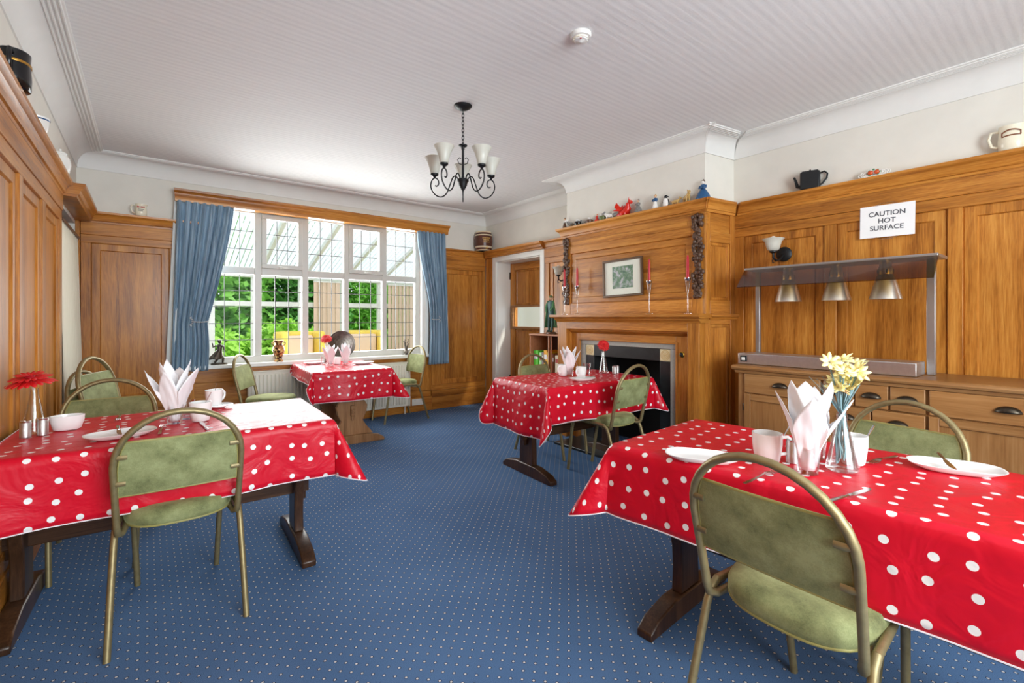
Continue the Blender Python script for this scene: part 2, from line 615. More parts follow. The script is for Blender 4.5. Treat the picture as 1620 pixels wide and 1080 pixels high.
# ---- frames for panelling
class F:
    def __init__(s, o, u, n):
        s.o, s.u, s.n = Vector(o), Vector(u).normalized(), Vector(n).normalized()
        s.M = Matrix(((s.u.x, s.n.x, 0, s.o.x), (s.u.y, s.n.y, 0, s.o.y), (0, 0, 1, s.o.z), (0, 0, 0, 1)))

    def box(s, name, mat, parent, a0, a1, d0, d1, z0, z1, bevel=0.003):
        b = MB(); b.box(min(a0, a1), d0, z0, max(a0, a1), d1, z1, s.M)
        if s.u.x * s.n.y - s.u.y * s.n.x < 0:
            b.f = [tuple(reversed(f)) for f in b.f]
        return b.build(name, mat, parent, world=True, bevel=bevel, smooth=40 if bevel else 0)

    def profile(s, name, mat, parent, prof, a0, a1, world=True, mitre0=0.0, mitre1=0.0):
        """prof of (d, z) swept from a0 to a1; mitre*: how far the end slides per unit d"""
        b = MB()
        n = len(prof)
        vs = [s.M @ Vector((a0 + mitre0 * d, d, z)) for d, z in prof] + [s.M @ Vector((a1 + mitre1 * d, d, z)) for d, z in prof]
        fs = [(i, (i + 1) % n, n + (i + 1) % n, n + i) for i in range(n)] + [tuple(range(n - 1, -1, -1)), tuple(range(n, 2 * n))]
        b.add(vs, fs)
        import bmesh
        o = b.build(name, mat, parent, world=True, smooth=25)
        bm = bmesh.new(); bm.from_mesh(o.data)
        bmesh.ops.recalc_face_normals(bm, faces=bm.faces)
        bm.to_mesh(o.data); bm.free()
        return o

    def panel(s, parent, a0, a1, z0, z1, mg=0.066, name='panel', d=0.0, mat='oak_v'):
        """a field set in a flat margin, both sunk behind the stiles"""
        a0, a1 = min(a0, a1), max(a0, a1)
        i0, i1, j0, j1 = a0 + mg, a1 - mg, z0 + mg, z1 - mg
        hi, lo, ch = d + 0.016, d + 0.006, 0.008
        rings = [(a0, a1, z0, z1, d), (a0, a1, z0, z1, hi - 0.004), (a0 + 0.006, a1 - 0.006, z0 + 0.006, z1 - 0.006, hi), (i0 - ch, i1 + ch, j0 - ch, j1 + ch, hi), (i0, i1, j0, j1, lo - 0.002)]
        vs = []
        for (p, q_, r, t, dd) in rings:
            vs += [s.M @ Vector(c) for c in ((p, dd, r), (q_, dd, r), (q_, dd, t), (p, dd, t))]
        fs = []
        for k in range(len(rings) - 1):
            for e in range(4):
                e2 = (e + 1) % 4
                fs.append((k * 4 + e, k * 4 + e2, k * 4 + 4 + e2, k * 4 + 4 + e))
        if s.u.x * s.n.y - s.u.y * s.n.x > 0:
            fs = [tuple(reversed(f)) for f in fs]
        b = MB(); b.add(vs, fs)
        o = b.build(name + '_margin', mat, parent, world=True, smooth=30)
        return s.box(name, mat, parent, i0 - 0.001, i1 + 0.001, d - 0.004, lo, j0 - 0.001, j1 + 0.001, 0)

CORN = [(0, 2.03), (0.034, 2.03), (0.036, 2.046), (0.046, 2.05), (0.05, 2.062), (0.054, 2.078), (0.064, 2.094), (0.08, 2.104), (0.084, 2.108), (0.086, 2.125), (0, 2.125)]
FR = F((XR, 0, 0), (0, 1, 0), (-1, 0, 0))      # a = y
FB = F((0, YB, 0), (1, 0, 0), (0, -1, 0))      # a = x
FL = F((XL, 0, 0), (0, 1, 0), (1, 0, 0))       # a = y
SD = 0.028


def run(fr, par, a0, a1, panels, ztop=1.855, zbot=0.40, base=0.18):
    """rails over the run a0..a1, a stile beside each panel, panels (p0, p1)"""
    fr.box('frieze_rail', 'oak_h', par, a0, a1, 0, 0.034, 1.925, 2.03)
    fr.box('top_rail', 'oak_h', par, a0, a1, 0, SD, ztop, 1.925)
    fr.box('bottom_rail', 'oak_h', par, a0, a1, 0, SD, base + 0.085, zbot)
    fr.box('plinth_rail', 'oak_h', par, a0, a1, 0, 0.034, base, base + 0.083)
    fr.box('baseboard', 'oak_h', par, a0, a1, 0, 0.042, 0, base)
    e = a0
    for (p, q_) in panels:
        if p - e > 0.004:
            fr.box('stile', 'oak_v', par, e, p, 0, SD, zbot, ztop)
        fr.panel(par, p, q_, zbot, ztop)
        e = q_
    if a1 - e > 0.004:
        fr.box('stile', 'oak_v', par, e, a1, 0, SD, zbot, ztop)


# right wall, from the chimney breast towards the camera
run(FR, wall_right, -1.6, 1.885, [(-1.45, -0.84), (-0.77, -0.16), (-0.09, 0.525), (0.594, 1.168), (1.241, 1.81)])
FR.profile('cornice', 'oak_h', wall_right, CORN, -1.6, 1.895, mitre1=-1)
# alcove between the chimney breast and the door
run(FR, wall_right, 3.50, 4.205, [(3.60, 4.123)])
FR.profile('cornice', 'oak_h', wall_right, CORN, 3.50, 4.205)
# door head cornice, deeper than the rest
CORN2 = [(0, 2.035), (0.07, 2.035), (0.074, 2.05), (0.09, 2.06), (0.10, 2.085), (0.122, 2.1), (0.126, 2.125), (0, 2.125)]
FR.profile('door_cornice', 'oak_h', wall_right, CORN2, 4.19, YB - 0.002, mitre1=-1)
FR.box('corner_stile', 'oak_v', wall_right, 5.275, YB - 0.04, 0, SD, 0, 2.035)
# back wall
run(FB, wall_back, XL + 0.03, 0.24, [(-0.386, 0.165)], zbot=0.44)
run(FB, wall_back, 2.93, XR - 0.03, [(3.075, 3.736)], zbot=0.315, base=0.16)
FB.profile('cornice', 'oak_h', wall_back, CORN, XL, 0.40, mitre0=1)
FB.profile('cornice', 'oak_h', wall_back, CORN, 2.86, XR, mitre1=-1)
# apron under the sill
FB.box('apron_rail', 'oak_h', wall_back, 0.24, 2.93, 0, 0.024, 0.56, 0.695)
FB.box('apron_board', 'oak_h', wall_back, 0.24, 2.93, 0, 0.016, 0.18, 0.56)
FB.box('apron_stile', 'oak_v', wall_back, 0.24, 0.36, 0.016, 0.03, 0.26, 0.60)
FB.box('apron_stile', 'oak_v', wall_back, 2.76, 2.93, 0.016, 0.03, 0.26, 0.60)
FB.box('baseboard', 'oak_h', wall_back, 0.24, 2.93, 0, 0.04, 0, 0.18)
# left wall
run(FL, wall_left, -1.6, 4.365, [(-1.3, -0.6), (-0.5, 0.2), (0.3, 0.95), (1.05, 1.55), (1.65, 2.2), (2.3, 3.034), (3.116, 3.627), (3.738, 4.26)])
FL.profile('cornice', 'oak_h', wall_left, CORN, -1.6, 4.365)
CORN3 = [(0, 2.03), (0.10, 2.03), (0.104, 2.044), (0.114, 2.05), (0.122, 2.075), (0.138, 2.092), (0.146, 2.104), (0.148, 2.125), (0, 2.125)]
FL.profile('door_cornice', 'oak_h', wall_left, CORN3, 4.36, YB - 0.005, mitre1=-1)
FL.box('corner_stile', 'oak_v', wall_left, 5.40, YB - 0.005, 0, SD, 0, 2.03)

# ---- plaster coves, ribbed on the ceiling side
COVE = [(0, 2.50), (0.008, 2.50), (0.008, 2.515)]
for k in range(7):
    a = PI / 2 * k / 6
    COVE.append((0.008 + 0.09 * (1 - math.cos(a)), 2.515 + 0.112 * math.sin(a)))
for k in range(4):
    d = 0.104 + 0.02 * k
    COVE += [(d, 2.63), (d + 0.003, 2.624), (d + 0.009, 2.624), (d + 0.012, 2.63)]
COVE += [(0.185, 2.632), (0.185, ZC), (0, ZC)]
def cove(name, fr, a0, a1, m0, m1, lab):
    o = fr.profile(name, 'cove_white', None, COVE, a0, a1, mitre0=m0, mitre1=m1)
    o['kind'] = 'structure'; o['label'] = lab
cove('trim_1', FL, YF, YB, 1, -1, 'white plaster cove with ribs along the near side wall')
cove('trim_2', FB, XL, XR, 1, -1, 'white plaster cove over the window wall')
cove('trim_3', FR, 3.49, YB, 1, -1, 'white plaster cove over the panelled doorway')
FC = F((CX, 0, 0), (0, 1, 0), (-1, 0, 0))
cove('trim_4', FC, 1.955, 3.49, -1, 1, 'white plaster cove along the front of the chimney breast')
cove('trim_5', FR, YF, 1.90, 1, -1, 'white plaster cove above the sideboard wall')
us = Vector((XR - CX, 1.90 - 1.955, 0))
FS = F((CX, 1.955, 0), us, (us.y, -us.x, 0))
LS = us.length
cove('trim_6', FS, 0, LS, -1, -1, 'white plaster cove on the near cheek of the chimney breast')
FN = F((CX, 3.49, 0), (1, 0, 0), (0, 1, 0))
cove('trim_7', FN, 0, LS, -1, -1, 'white plaster cove on the far cheek of the chimney breast')

# ================================================================== FIREPLACE with overmantel
fp = thing('fireplace', 'tall golden oak fireplace surround with panelled overmantel and slate insert', 'fireplace', T(3.6, 2.72))
FO = F((CX, 0, 0), (0, 1, 0), (-1, 0, 0))      # a = y, d measured from the chimney breast
Y0, Y1 = 1.925, 3.515
FO.box('overmantel_stile', 'oak_v', fp, Y0, 2.052, 0, 0.03, 1.23, 1.925)
FO.box('overmantel_stile', 'oak_v', fp, 3.411, Y1, 0, 0.03, 1.23, 1.925)
FO.box('overmantel_top_rail', 'oak_h', fp, 2.052, 3.411, 0, 0.03, 1.856, 1.925)
FO.box('overmantel_bottom_rail', 'oak_h', fp, 2.052, 3.411, 0, 0.03, 1.23, 1.348)
FO.panel(fp, 2.052, 3.411, 1.348, 1.856, name='overmantel_panel', mat='oak_h')
FO.box('frieze', 'oak_h', fp, Y0, Y1, 0, 0.03, 1.925, 2.03)
FO.box('frieze_band', 'oak_h', fp, 2.09, 3.39, 0.028, 0.033, 1.94, 1.975)
C2 = [(0.0, 2.03), (0.034, 2.03)] + [(d + 0.003, z) for d, z in CORN[2:-1]] + [(0, 2.125)]
FO.profile('cornice', 'oak_h', fp, C2, Y0 + 0.03, Y1 - 0.03, mitre0=-1, mitre1=1)
FS2 = F((CX, 1.955, 0), us, (us.y, -us.x, 0))
FS2.profile('side_cornice', 'oak_h', fp, C2, 0, LS, mitre0=-1, mitre1=-1)
FN2 = F((CX, 3.485, 0), (1, 0, 0), (0, 1, 0))
FN2.profile('side_cornice', 'oak_h', fp, C2, 0, LS, mitre0=-1)
bx('top_board', 'oak_h', fp, (CX - 0.05, 1.90, 2.1), (XR - 0.05, 3.53, 2.124))
# panelled near cheek
FS2.box('side_stile', 'oak_v', fp, -0.03, 0.03, 0.0, 0.026, 0, 2.03)
FS2.box('side_stile', 'oak_v', fp, LS - 0.085, LS - 0.02, 0.0, 0.026, 0, 2.03)
FS2.box('side_rail', 'oak_h', fp, 0.03, LS - 0.085, 0.0, 0.026, 1.80, 1.88)
FS2.box('side_rail', 'oak_h', fp, 0.03, LS - 0.085, 0.0, 0.026, 1.15, 1.34)
FS2.box('side_rail', 'oak_h', fp, 0.03, LS - 0.085, 0.0, 0.026, 0.0, 0.24)
FS2.box('side_frieze', 'oak_h', fp, 0.03, LS - 0.085, 0.0, 0.014, 1.88, 2.03)
FS2.panel(fp, 0.03, LS - 0.085, 1.34, 1.80, 0.03, 'side_panel')
FS2.panel(fp, 0.03, LS - 0.085, 0.24, 1.15, 0.03, 'side_panel')
FS2.profile('side_shelf_moulding', 'oak_h', fp, [(0, 1.185), (0.04, 1.185), (0.046, 1.2), (0.06, 1.212), (0.06, 1.232), (0, 1.232)], 0.0, LS - 0.02)
# mantel shelf
FO.profile('mantel_shelf', 'oak_h', fp, [(0, 1.196), (0.165, 1.196), (0.176, 1.2), (0.187, 1.21), (0.187, 1.232), (0, 1.232)], 1.90, 3.56)
FO.profile('bed_mould', 'oak_h', fp, [(0, 1.16), (0.125, 1.16), (0.13, 1.17), (0.15, 1.184), (0.155, 1.197), (0, 1.197)], 1.92, 3.52)
# lower surround
FO.box('surround_pilaster', 'oak_v', fp, 1.934, 2.034, 0.0, 0.122, 0, 1.16)
FO.box('surround_pilaster', 'oak_v', fp, 3.375, 3.50, 0.0, 0.122, 0, 1.16)
FO.box('surround_lintel', 'oak_h', fp, 2.034, 3.375, 0.0, 0.122, 1.09, 1.16)
FO.profile('inner_mould', 'oak_h', fp, [(0, 1.05), (0.052, 1.05), (0.07, 1.062), (0.085, 1.075), (0.088, 1.092), (0, 1.092)], 2.034, 3.375)
FO.box('inner_pilaster', 'oak_v', fp, 2.034, 2.185, 0.0, 0.045, 0, 1.05)
FO.box('inner_pilaster', 'oak_v', fp, 3.262, 3.375, 0.0, 0.045, 0, 1.05)
FO.box('inner_lintel', 'oak_h', fp, 2.185, 3.262, 0.0, 0.045, 0.985, 1.05)
FO.box('bead', 'oak_h', fp, 2.165, 3.28, 0.045, 0.053, 0.982, 0.998)
FO.box('bead', 'oak_v', fp, 2.168, 2.185, 0.045, 0.053, 0, 0.99)
FO.box('bead', 'oak_v', fp, 3.262, 3.279, 0.045, 0.053, 0, 0.99)
# stone band, slate slips and tiles
FO.box('stone_band', 'stone_grey', fp, 2.185, 3.262, 0.0, 0.03, 0.938, 0.985)
FO.box('stone_band', 'stone_grey', fp, 2.185, 2.245, 0.0, 0.03, 0, 0.938)
FO.box('stone_band', 'stone_grey', fp, 3.205, 3.262, 0.0, 0.03, 0, 0.938)
FO.box('slate_slip', 'slate_black', fp, 2.355, 3.10, 0.0, 0.016, 0.83, 0.938)
FO.box('slate_slip', 'slate_black', fp, 2.245, 2.355, 0.0, 0.016, 0, 0.83)
FO.box('slate_slip', 'slate_black', fp, 3.10, 3.205, 0.0, 0.016, 0, 0.83)
for yc in (2.30, 3.1525):
    FO.box('corner_tile', 'tile_cream', fp, yc - 0.052, yc + 0.052, 0.0, 0.02, 0.834, 0.934)
    t_ = MB()
    Mt = Matrix.Translation((CX - 0.02, yc, 0.884)) @ Matrix.Rotation(-PI / 2, 4, 'Y')
    for r_ in (0.016, 0.03, 0.041):
        t_.tube([(r_ * math.cos(2 * PI * i / 20), r_ * math.sin(2 * PI * i / 20), 0) for i in range(20)], 0.0035, 6, True, M=Mt)
    t_.ball(Mt @ Vector((0, 0, 0)), 0.008)
    t_.build('tile_relief', 'tile_relief', fp, world=True)
bx('firebox_back', 'soot', fp, (3.80, 2.30, 0), (3.815, 3.16, 0.9))
bx('firebox_side', 'soot', fp, (3.47, 2.34, 0), (3.80, 2.352, 0.86))
bx('firebox_side', 'soot', fp, (3.47, 3.108, 0), (3.80, 3.12, 0.86))
bx('firebox_top', 'soot', fp, (3.47, 2.352, 0.845), (3.80, 3.108, 0.858))
bx('hearth_slab', 'slate_black', fp, (3.05, 2.2, 0.0), (3.46, 3.25, 0.025), 0.004)
m = MB(); Mk = Matrix.Translation((3.34, 2.079, 0.907)) @ Matrix.Rotation(-PI / 2, 4, 'Y')
m.lathe([(0.024, 0), (0.024, 0.006), (0.019, 0.01), (0.016, 0.008), (0.0, 0.008)], 20, Mk)
m.build('bell_push_plate', 'brass', fp, world=True)
m = MB(); m.lathe([(0.015, 0.006), (0.015, 0.013), (0.010, 0.017), (0, 0.018)], 16, Mk)
m.build('bell_push_button', 'black_iron', fp, world=True)
# carved drops of fruit and leaves
rc = random.Random(3)
for yc in (1.995, 3.462):
    c_ = MB()
    z = 2.0
    while z > 1.36:
        t = (2.0 - z) / 0.64
        w = 0.04 * (1.0 if t < 0.12 else 0.62 if t < 0.33 else 1.1 if t < 0.55 else 0.62 if t < 0.68 else 1.15 if t < 0.88 else 0.65)
        for k in range(3):
            dy = rc.uniform(-w, w)
            r_ = rc.uniform(0.010, 0.018)
            c_.ball((CX - 0.032 - rc.uniform(0, 0.018), yc + dy, z + rc.uniform(-0.01, 0.01)), (r_, r_, r_ * rc.uniform(0.8, 1.7)), 7, 5)
        z -= 0.0125
    for k in range(5):
        a = PI * k / 4
        c_.ball((CX - 0.04, yc + 0.032 * math.cos(a), 1.985 + 0.026 * math.sin(a)), (0.012, 0.012, 0.02), 7, 5)
    c_.box(CX - 0.034, yc - 0.012, 1.36, CX - 0.028, yc + 0.012, 2.0)
    c_.build('carved_drop', 'carved_oak', fp, world=True)

# ================================================================== DOOR in the right wall
door = thing('door_1', 'panelled oak door with a pale glazed hatch, standing in a white frame', None, T(4.0, 4.74), kind='structure')
for nm, a, b in (('architrave', (XR - 0.035, DY1, 0), (XR, 5.275, 2.035)), ('architrave', (XR - 0.035, 4.205, 0), (XR, DY0, 2.035)), ('architrave_head', (XR - 0.035, DY0, DZ1), (XR, DY1, 2.035)),
                 ('jamb', (XR, DY1 - 0.012, 0), (XR + 0.3, DY1 + 0.02, DZ1)), ('jamb', (XR, DY0 - 0.02, 0), (XR + 0.3, DY0 + 0.012, DZ1)), ('jamb_head', (XR, DY0, DZ1 - 0.012), (XR + 0.3, DY1, DZ1 + 0.01))):
    bx(nm, 'white_gloss', door, a, b, 0.003)
FD = F((4.06, 0, 0), (0, 1, 0), (-1, 0, 0))
d0, d1 = DY0 + 0.014, DY1 - 0.014
FD.box('leaf_stile', 'oak_v', door, d0, d0 + 0.1, -0.02, 0.03, 0.01, 1.955)
FD.box('leaf_stile', 'oak_v', door, d1 - 0.1, d1, -0.02, 0.03, 0.01, 1.955)
FD.box('leaf_rail', 'oak_h', door, d0 + 0.1, d1 - 0.1, -0.02, 0.03, 1.86, 1.955)
FD.box('leaf_rail', 'oak_h', door, d0 + 0.1, d1 - 0.1, -0.02, 0.03, 0.01, 0.2)
FD.panel(door, d0 + 0.1, d1 - 0.1, 1.37, 1.86, 0.03, 'leaf_panel')
FD.panel(door, d0 + 0.1, d1 - 0.1, 0.2, 1.05, 0.03, 'leaf_panel')
for a0, a1, z0, z1 in ((d0 + 0.05, d1 - 0.05, 1.345, 1.372), (d0 + 0.05, d1 - 0.05, 1.05, 1.08), (d1 - 0.09, d1 - 0.05, 1.08, 1.345), (d0 + 0.05, d0 + 0.09, 1.08, 1.345)):
    FD.box('hatch_frame', 'pine_h', door, a0, a1, 0.0, 0.065, z0, z1)
FD.box('hatch_pane', 'window_glass', door, d0 + 0.09, d1 - 0.09, 0.03, 0.036, 1.08, 1.345, 0)
for z in (0.3, 1.74):
    FD.box('hinge', 'antique_bronze', door, d1 - 0.008, d1 + 0.014, 0.03, 0.045, z, z + 0.1)
m = MB(); m.box(5.3, 3.6, -0.1, 5.4, 8.2, 2.7); m.box(4.2, 3.6, -0.1, 5.3, 8.2, 0.0)  # white wall added under the open sky so the hatch pane looks bright
structure('wall_hatch_backing', m, 'white_gloss', 'added white wall beyond the door hatch, brightening its pane', smooth=0)
# curtained recess on the left: wooden rail and cream curtain
rail = tag(bx('curtain_rail', 'dark_oak_x', None, (XL - 0.02, LY0 + 0.02, 1.865), (XL + 0.03, LY1 - 0.02, 1.89), 0.003), 'short dark wooden curtain rail in the side recess', 'curtain rail')
m = MB()
def cur(s, t):
    z = 1.87 - 1.86 * t
    y = LY0 + 0.004 + s * (1.0 + 0.005 * t)
    return Vector((XL + 0.012 + 0.02 * math.sin(s * 2 * PI * 11) * (0.5 + 0.5 * t) + 0.035 * t, y, z))
m.grid(cur, 133, 14)
tag(m.build('cream_curtain', 'cream_curtain', smooth=80, solid=0.003), 'long cream curtain hanging in the side recess', 'curtain')

# ================================================================== WINDOW
win = thing('window_1', 'five-light white window with leaded panes and two top-hung vents', None, T(1.6, 5.52, 0.735), kind='structure')
WY0, WY1 = 5.52, 5.58
VX = [(0.485, 0.889), (0.954, 1.357), (1.423, 1.816), (1.875, 2.288), (2.345, 2.731)]
bx('frame_head', 'upvc_backlit', win, (0.43, WY0, 2.293), (2.79, WY1, 2.35), 0.004)
bx('frame_foot', 'upvc_backlit', win, (0.43, WY0, 0.735), (2.79, WY1, 0.80), 0.004)
bx('frame_jamb', 'upvc_backlit', win, (0.43, WY0, 0.80), (0.485, WY1, 2.293), 0.004)
bx('frame_jamb', 'upvc_backlit', win, (2.731, WY0, 0.80), (2.79, WY1, 2.293), 0.004)
for k in range(4):
    bx('mullion', 'upvc_backlit', win, (VX[k][1], WY0, 0.80), (VX[k + 1][0], WY1, 2.293), 0.004)
for k in range(5):
    bx('transom', 'upvc_backlit', win, (VX[k][0], WY0 + 0.002, 1.655), (VX[k][1], WY1, 1.727), 0.004)
PANE = {}
def light(x0, x1, z0, z1, nx, nz, par, y):
    """leaded light: each pane its own piece, the cames between them"""
    cw, ch = (x1 - x0) / nx, (z1 - z0) / nz
    key = (round(cw, 3), round(ch, 3))
    for i in range(nx):
        for j in range(nz):
            if key not in PANE:
                b = MB(); b.box(-cw / 2 + 0.002, -0.002, -ch / 2 + 0.002, cw / 2 - 0.002, 0.002, ch / 2 - 0.002)
                o = b.build('pane', 'window_glass', par, smooth=0)
                PANE[key] = o
            else:
                o = PANE[key].copy(); COL.objects.link(o); o.parent = par
            o.location = (x0 + (i + 0.5) * cw - 1.6, y - 5.52, z0 + (j + 0.5) * ch - 0.735)
    for i in range(1, nx):
        bx('lead_came', 'lead', par, (x0 + i * cw - 0.0035, y - 0.005, z0), (x0 + i * cw + 0.0035, y + 0.005, z1))
    for j in range(1, nz):
        bx('lead_came', 'lead', par, (x0, y - 0.0045, z0 + j * ch - 0.0035), (x1, y + 0.0045, z0 + j * ch + 0.0035))
for k, (x0, x1) in enumerate(VX):
    light(x0, x1, 0.80, 1.655, 3 if k != 4 else 3, 5, win, 5.55)
    if k in (1, 3):
        w = 0.045
        for a, b in (((x0, 1.727), (x1, 1.727 + w)), ((x0, 2.293 - w), (x1, 2.293)), ((x0, 1.727 + w), (x0 + w, 2.293 - w)), ((x1 - w, 1.727 + w), (x1, 2.293 - w))):
            bx('vent_frame', 'upvc_backlit', win, (a[0], WY0 - 0.022, a[1]), (b[0], WY1 - 0.01, b[1]), 0.004)
        light(x0 + w, x1 - w, 1.727 + w, 2.293 - w, 3, 3, win, 5.54)
        xm = (x0 + x1) / 2
        hb = MB(); hb.tube([(xm - 0.04, 5.488, 1.745), (xm - 0.02, 5.475, 1.74), (xm + 0.03, 5.475, 1.736), (xm + 0.045, 5.48, 1.74)], 0.007, 8)
        hb.ball((xm - 0.02, 5.49, 1.742), 0.013)
        hb.build('vent_handle', 'upvc_backlit', win, world=True)
    else:
        light(x0, x1, 1.727, 2.293, 3, 3, win, 5.55)
# white lining of the reveal and the sill board
bx('reveal_lining', 'white_gloss', win, (2.79, 5.45, 0.735), (2.83, 5.58, 2.36), 0.003)
bx('reveal_lining', 'white_gloss', win, (0.39, 5.45, 0.735), (0.43, 5.58, 2.36), 0.003)
bx('reveal_lining', 'white_gloss', win, (0.43, 5.45, 2.35), (2.79, 5.58, 2.38), 0.003)
bx('reveal_strip', 'white_gloss', win, (2.83, 5.44, 0.735), (2.88, 5.482, 2.36), 0.003)
bx('sill_board', 'white_gloss', win, (0.30, 5.395, 0.697), (2.92, 5.52, 0.735), 0.006)

# pelmet
m = MB()
PP = [(0, 2.30), (0.10, 2.30), (0.104, 2.335), (0.112, 2.35), (0.116, 2.372), (0.138, 2.392), (0.14, 2.412), (0, 2.412)]
pel = FB.profile('pelmet', 'oak_h', None, PP, 0.235, 3.11, mitre0=-0.3, mitre1=0.3)
tag(pel, 'moulded oak pelmet board across the top of the window', 'pelmet')


# ---- curtains
def curtain(name, label, xl, xr, z0, z1, tie, folds, seed):
    root = thing(name, label, 'curtain', T((xl(0) + xr(0)) / 2, 5.40, z0))
    r_ = random.Random(seed)
    ph = [r_.uniform(0, 6) for _ in range(4)]
    def fn(s, t):
        z = z1 + (z0 - z1) * t
        x = xl(t) + (xr(t) - xl(t)) * s
        wid = xr(t) - xl(t)
        amp = 0.024 + 0.016 * min(1, 0.3 / max(wid, 0.05))
        sq = 1 if t > tie else 0.9
        y = 5.40 - 0.012 - amp * sq * (math.sin(s * 2 * PI * folds + ph[0] + 0.7 * math.sin(t * 3 + ph[1])) * 0.7 + 0.3 * math.sin(s * 2 * PI * folds * 2.3 + ph[2] + t * 2))
        if abs(t - tie) < 0.12:
            y += 0.018 * (1 - abs(t - tie) / 0.12)
        return Vector((x, y, z))
    b = MB(); b.grid(fn, folds * 14, 44)
    b.build('drape', 'blue_velvet', root, world=True, smooth=80, solid=0.004)
    return root, fn

lerp = lambda a, b, t: a + (b - a) * t
def sm(t):
    t = max(0, min(1, t)); return t * t * (3 - 2 * t)
xlL = lambda t: lerp(0.224, 0.175, t)
xrL = lambda t: lerp(0.685, 0.462, (t / 0.72) ** 1.25) if t < 0.72 else 0.462 + 0.012 * math.sin((t - 0.72) * 11)
cl, fnL = curtain('blue_curtain', 'blue velvet curtain tied back at the end of the window nearer the jug', xlL, xrL, 0.69, 2.305, 0.72, 7, 1)
xlR = lambda t: lerp(2.70, 2.875, sm(t / 0.66)) if t < 0.66 else lerp(2.875, 2.85, (t - 0.66) / 0.34)
xrR = lambda t: lerp(3.105, 3.15, t)
cr_, fnR = curtain('blue_curtain', 'blue velvet curtain tied back at the end of the window nearer the barrel', xlR, xrR, 0.60, 2.305, 0.66, 7, 2)
for root, fn, tie, a_, b_, side in ((cl, fnL, 0.72, 0.33, 0.462, 0.33), (cr_, fnR, 0.66, 2.875, 2.99, 2.99)):
    z_ = 1.165 if root is cl else 1.182
    b = MB(); b.tube([(lerp(a_, b_, k / 8), 5.345 - 0.012 * math.sin(PI * k / 8), z_ - 0.006 * math.sin(PI * k / 8)) for k in range(9)], 0.005, 6)
    b.build('tieback_cord', 'silver_cord', root, world=True)
    b = MB()
    for sgn in (1, -1):
        b.tube([(side + 0.012 * math.cos(k * 0.6) + (0.004 * k if 0 else 0), 5.335, z_ + sgn * (0.012 + 0.004 * k) + 0.0 ) for k in range(9)], 0.0035, 6)
    b.build('tieback_hook', 'silver_cord', root, world=True)
b = MB()
b.grid(lambda s, t: Vector((lerp(0.20, 0.13, t) + 0.08 * s, 5.415 + 0.01 * math.sin(s * 6), lerp(2.3, 0.62, t))), 8, 20)
b.build('pale_lining', 'lining', cl, world=True, smooth=80, solid=0.002)
b = MB()
b.grid(lambda s, t: Vector((lerp(3.09, 3.145, t) + 0.025 * s, 5.415 + 0.006 * math.sin(s * 6), lerp(2.3, 0.605, t))), 6, 20)
b.build('pale_lining', 'lining', cr_, world=True, smooth=80, solid=0.002)

# ---- radiator under the window
rad = thing('radiator', 'white ribbed panel radiator under the window', 'radiator', T(1.7, 5.40, 0.0))
bx('panel_back', 'radiator_white', rad, (0.815, 5.385, 0.10), (2.577, 5.41, 0.645), 0.006)
for k in range(48):
    xk = 0.835 + k * 0.0365
    if xk > 2.55: break
    if k == 0:
        rib0 = bx('rib', 'radiator_white', rad, (xk, 5.368, 0.13), (xk + 0.022, 5.386, 0.612), 0.006)
        rx0 = xk
    else:
        o = rib0.copy(); COL.objects.link(o); o.parent = rad; o.location = (xk - rx0, 0, 0)
bx('top_grille', 'radiator_white', rad, (0.81, 5.362, 0.645), (2.582, 5.44, 0.652))
bx('end_cap', 'radiator_white', rad, (0.806, 5.362, 0.10), (0.815, 5.44, 0.652))
bx('end_cap', 'radiator_white', rad, (2.577, 5.362, 0.10), (2.586, 5.44, 0.652))
for x_ in (0.86, 2.53):
    b = MB(); b.tube([(x_, 5.40, 0.10), (x_, 5.40, 0.0)], 0.008, 8)
    b.build('pipe', 'radiator_white', rad, world=True)
sk = thing('wall_socket', 'white double wall socket on the skirting near the window chair', 'socket', T(2.72, 5.442, 0.12))
bx('plate', 'white_gloss', sk, (2.645, 5.433, 0.085), (2.80, 5.442, 0.165), 0.003)
for x_ in (2.685, 2.76):
    bx('switch', 'upvc', sk, (x_ - 0.012, 5.43, 0.14), (x_ + 0.012, 5.434, 0.158))

# ================================================================== SIDEBOARD
sb = thing('sideboard', 'long pine sideboard with cup-handled drawers built against the panelled wall', 'sideboard', T(3.56, 0.6))
SX = 3.335
FSb = F((SX, 0, 0), (0, 1, 0), (-1, 0, 0))
FSb.profile('worktop', 'pine_h', sb, [(-0.452, 0.83), (0.03, 0.83), (0.04, 0.836), (0.045, 0.848), (0.04, 0.86), (0.03, 0.865), (-0.452, 0.865)], -1.0, 1.66)
FSb.profile('worktop_mould', 'pine_h', sb, [(-0.05, 0.812), (0.018, 0.812), (0.026, 0.83), (-0.05, 0.83)], -1.0, 1.645)
bx('carcass', 'pine_v', sb, (SX + 0.004, -1.0, 0.06), (3.78, 1.63, 0.82), 0.0)
bx('plinth', 'pine_h', sb, (SX + 0.02, -1.0, 0.0), (3.78, 1.61, 0.07))
def cup(parent, y, z):
    b = MB()
    vs, fs = [], []
    nu, nv = 13, 7
    for j in range(nv):
        ph = PI / 2 * j / (nv - 1)
        for i in range(nu):
            th = PI * i / (nu - 1)
            vs.append((SX - 0.0145 - 0.027 * math.sin(th) * math.sin(ph), y + 0.046 * math.cos(th), z - 0.012 + 0.03 * math.sin(th) * math.cos(ph)))
    for j in range(nv - 1):
        for i in range(nu - 1):
            fs.append((j * nu + i, j * nu + i + 1, (j + 1) * nu + i + 1, (j + 1) * nu + i))
    b.add(vs, fs)
    b.build('cup_handle', 'antique_bronze', parent, world=True, smooth=60, solid=0.003)
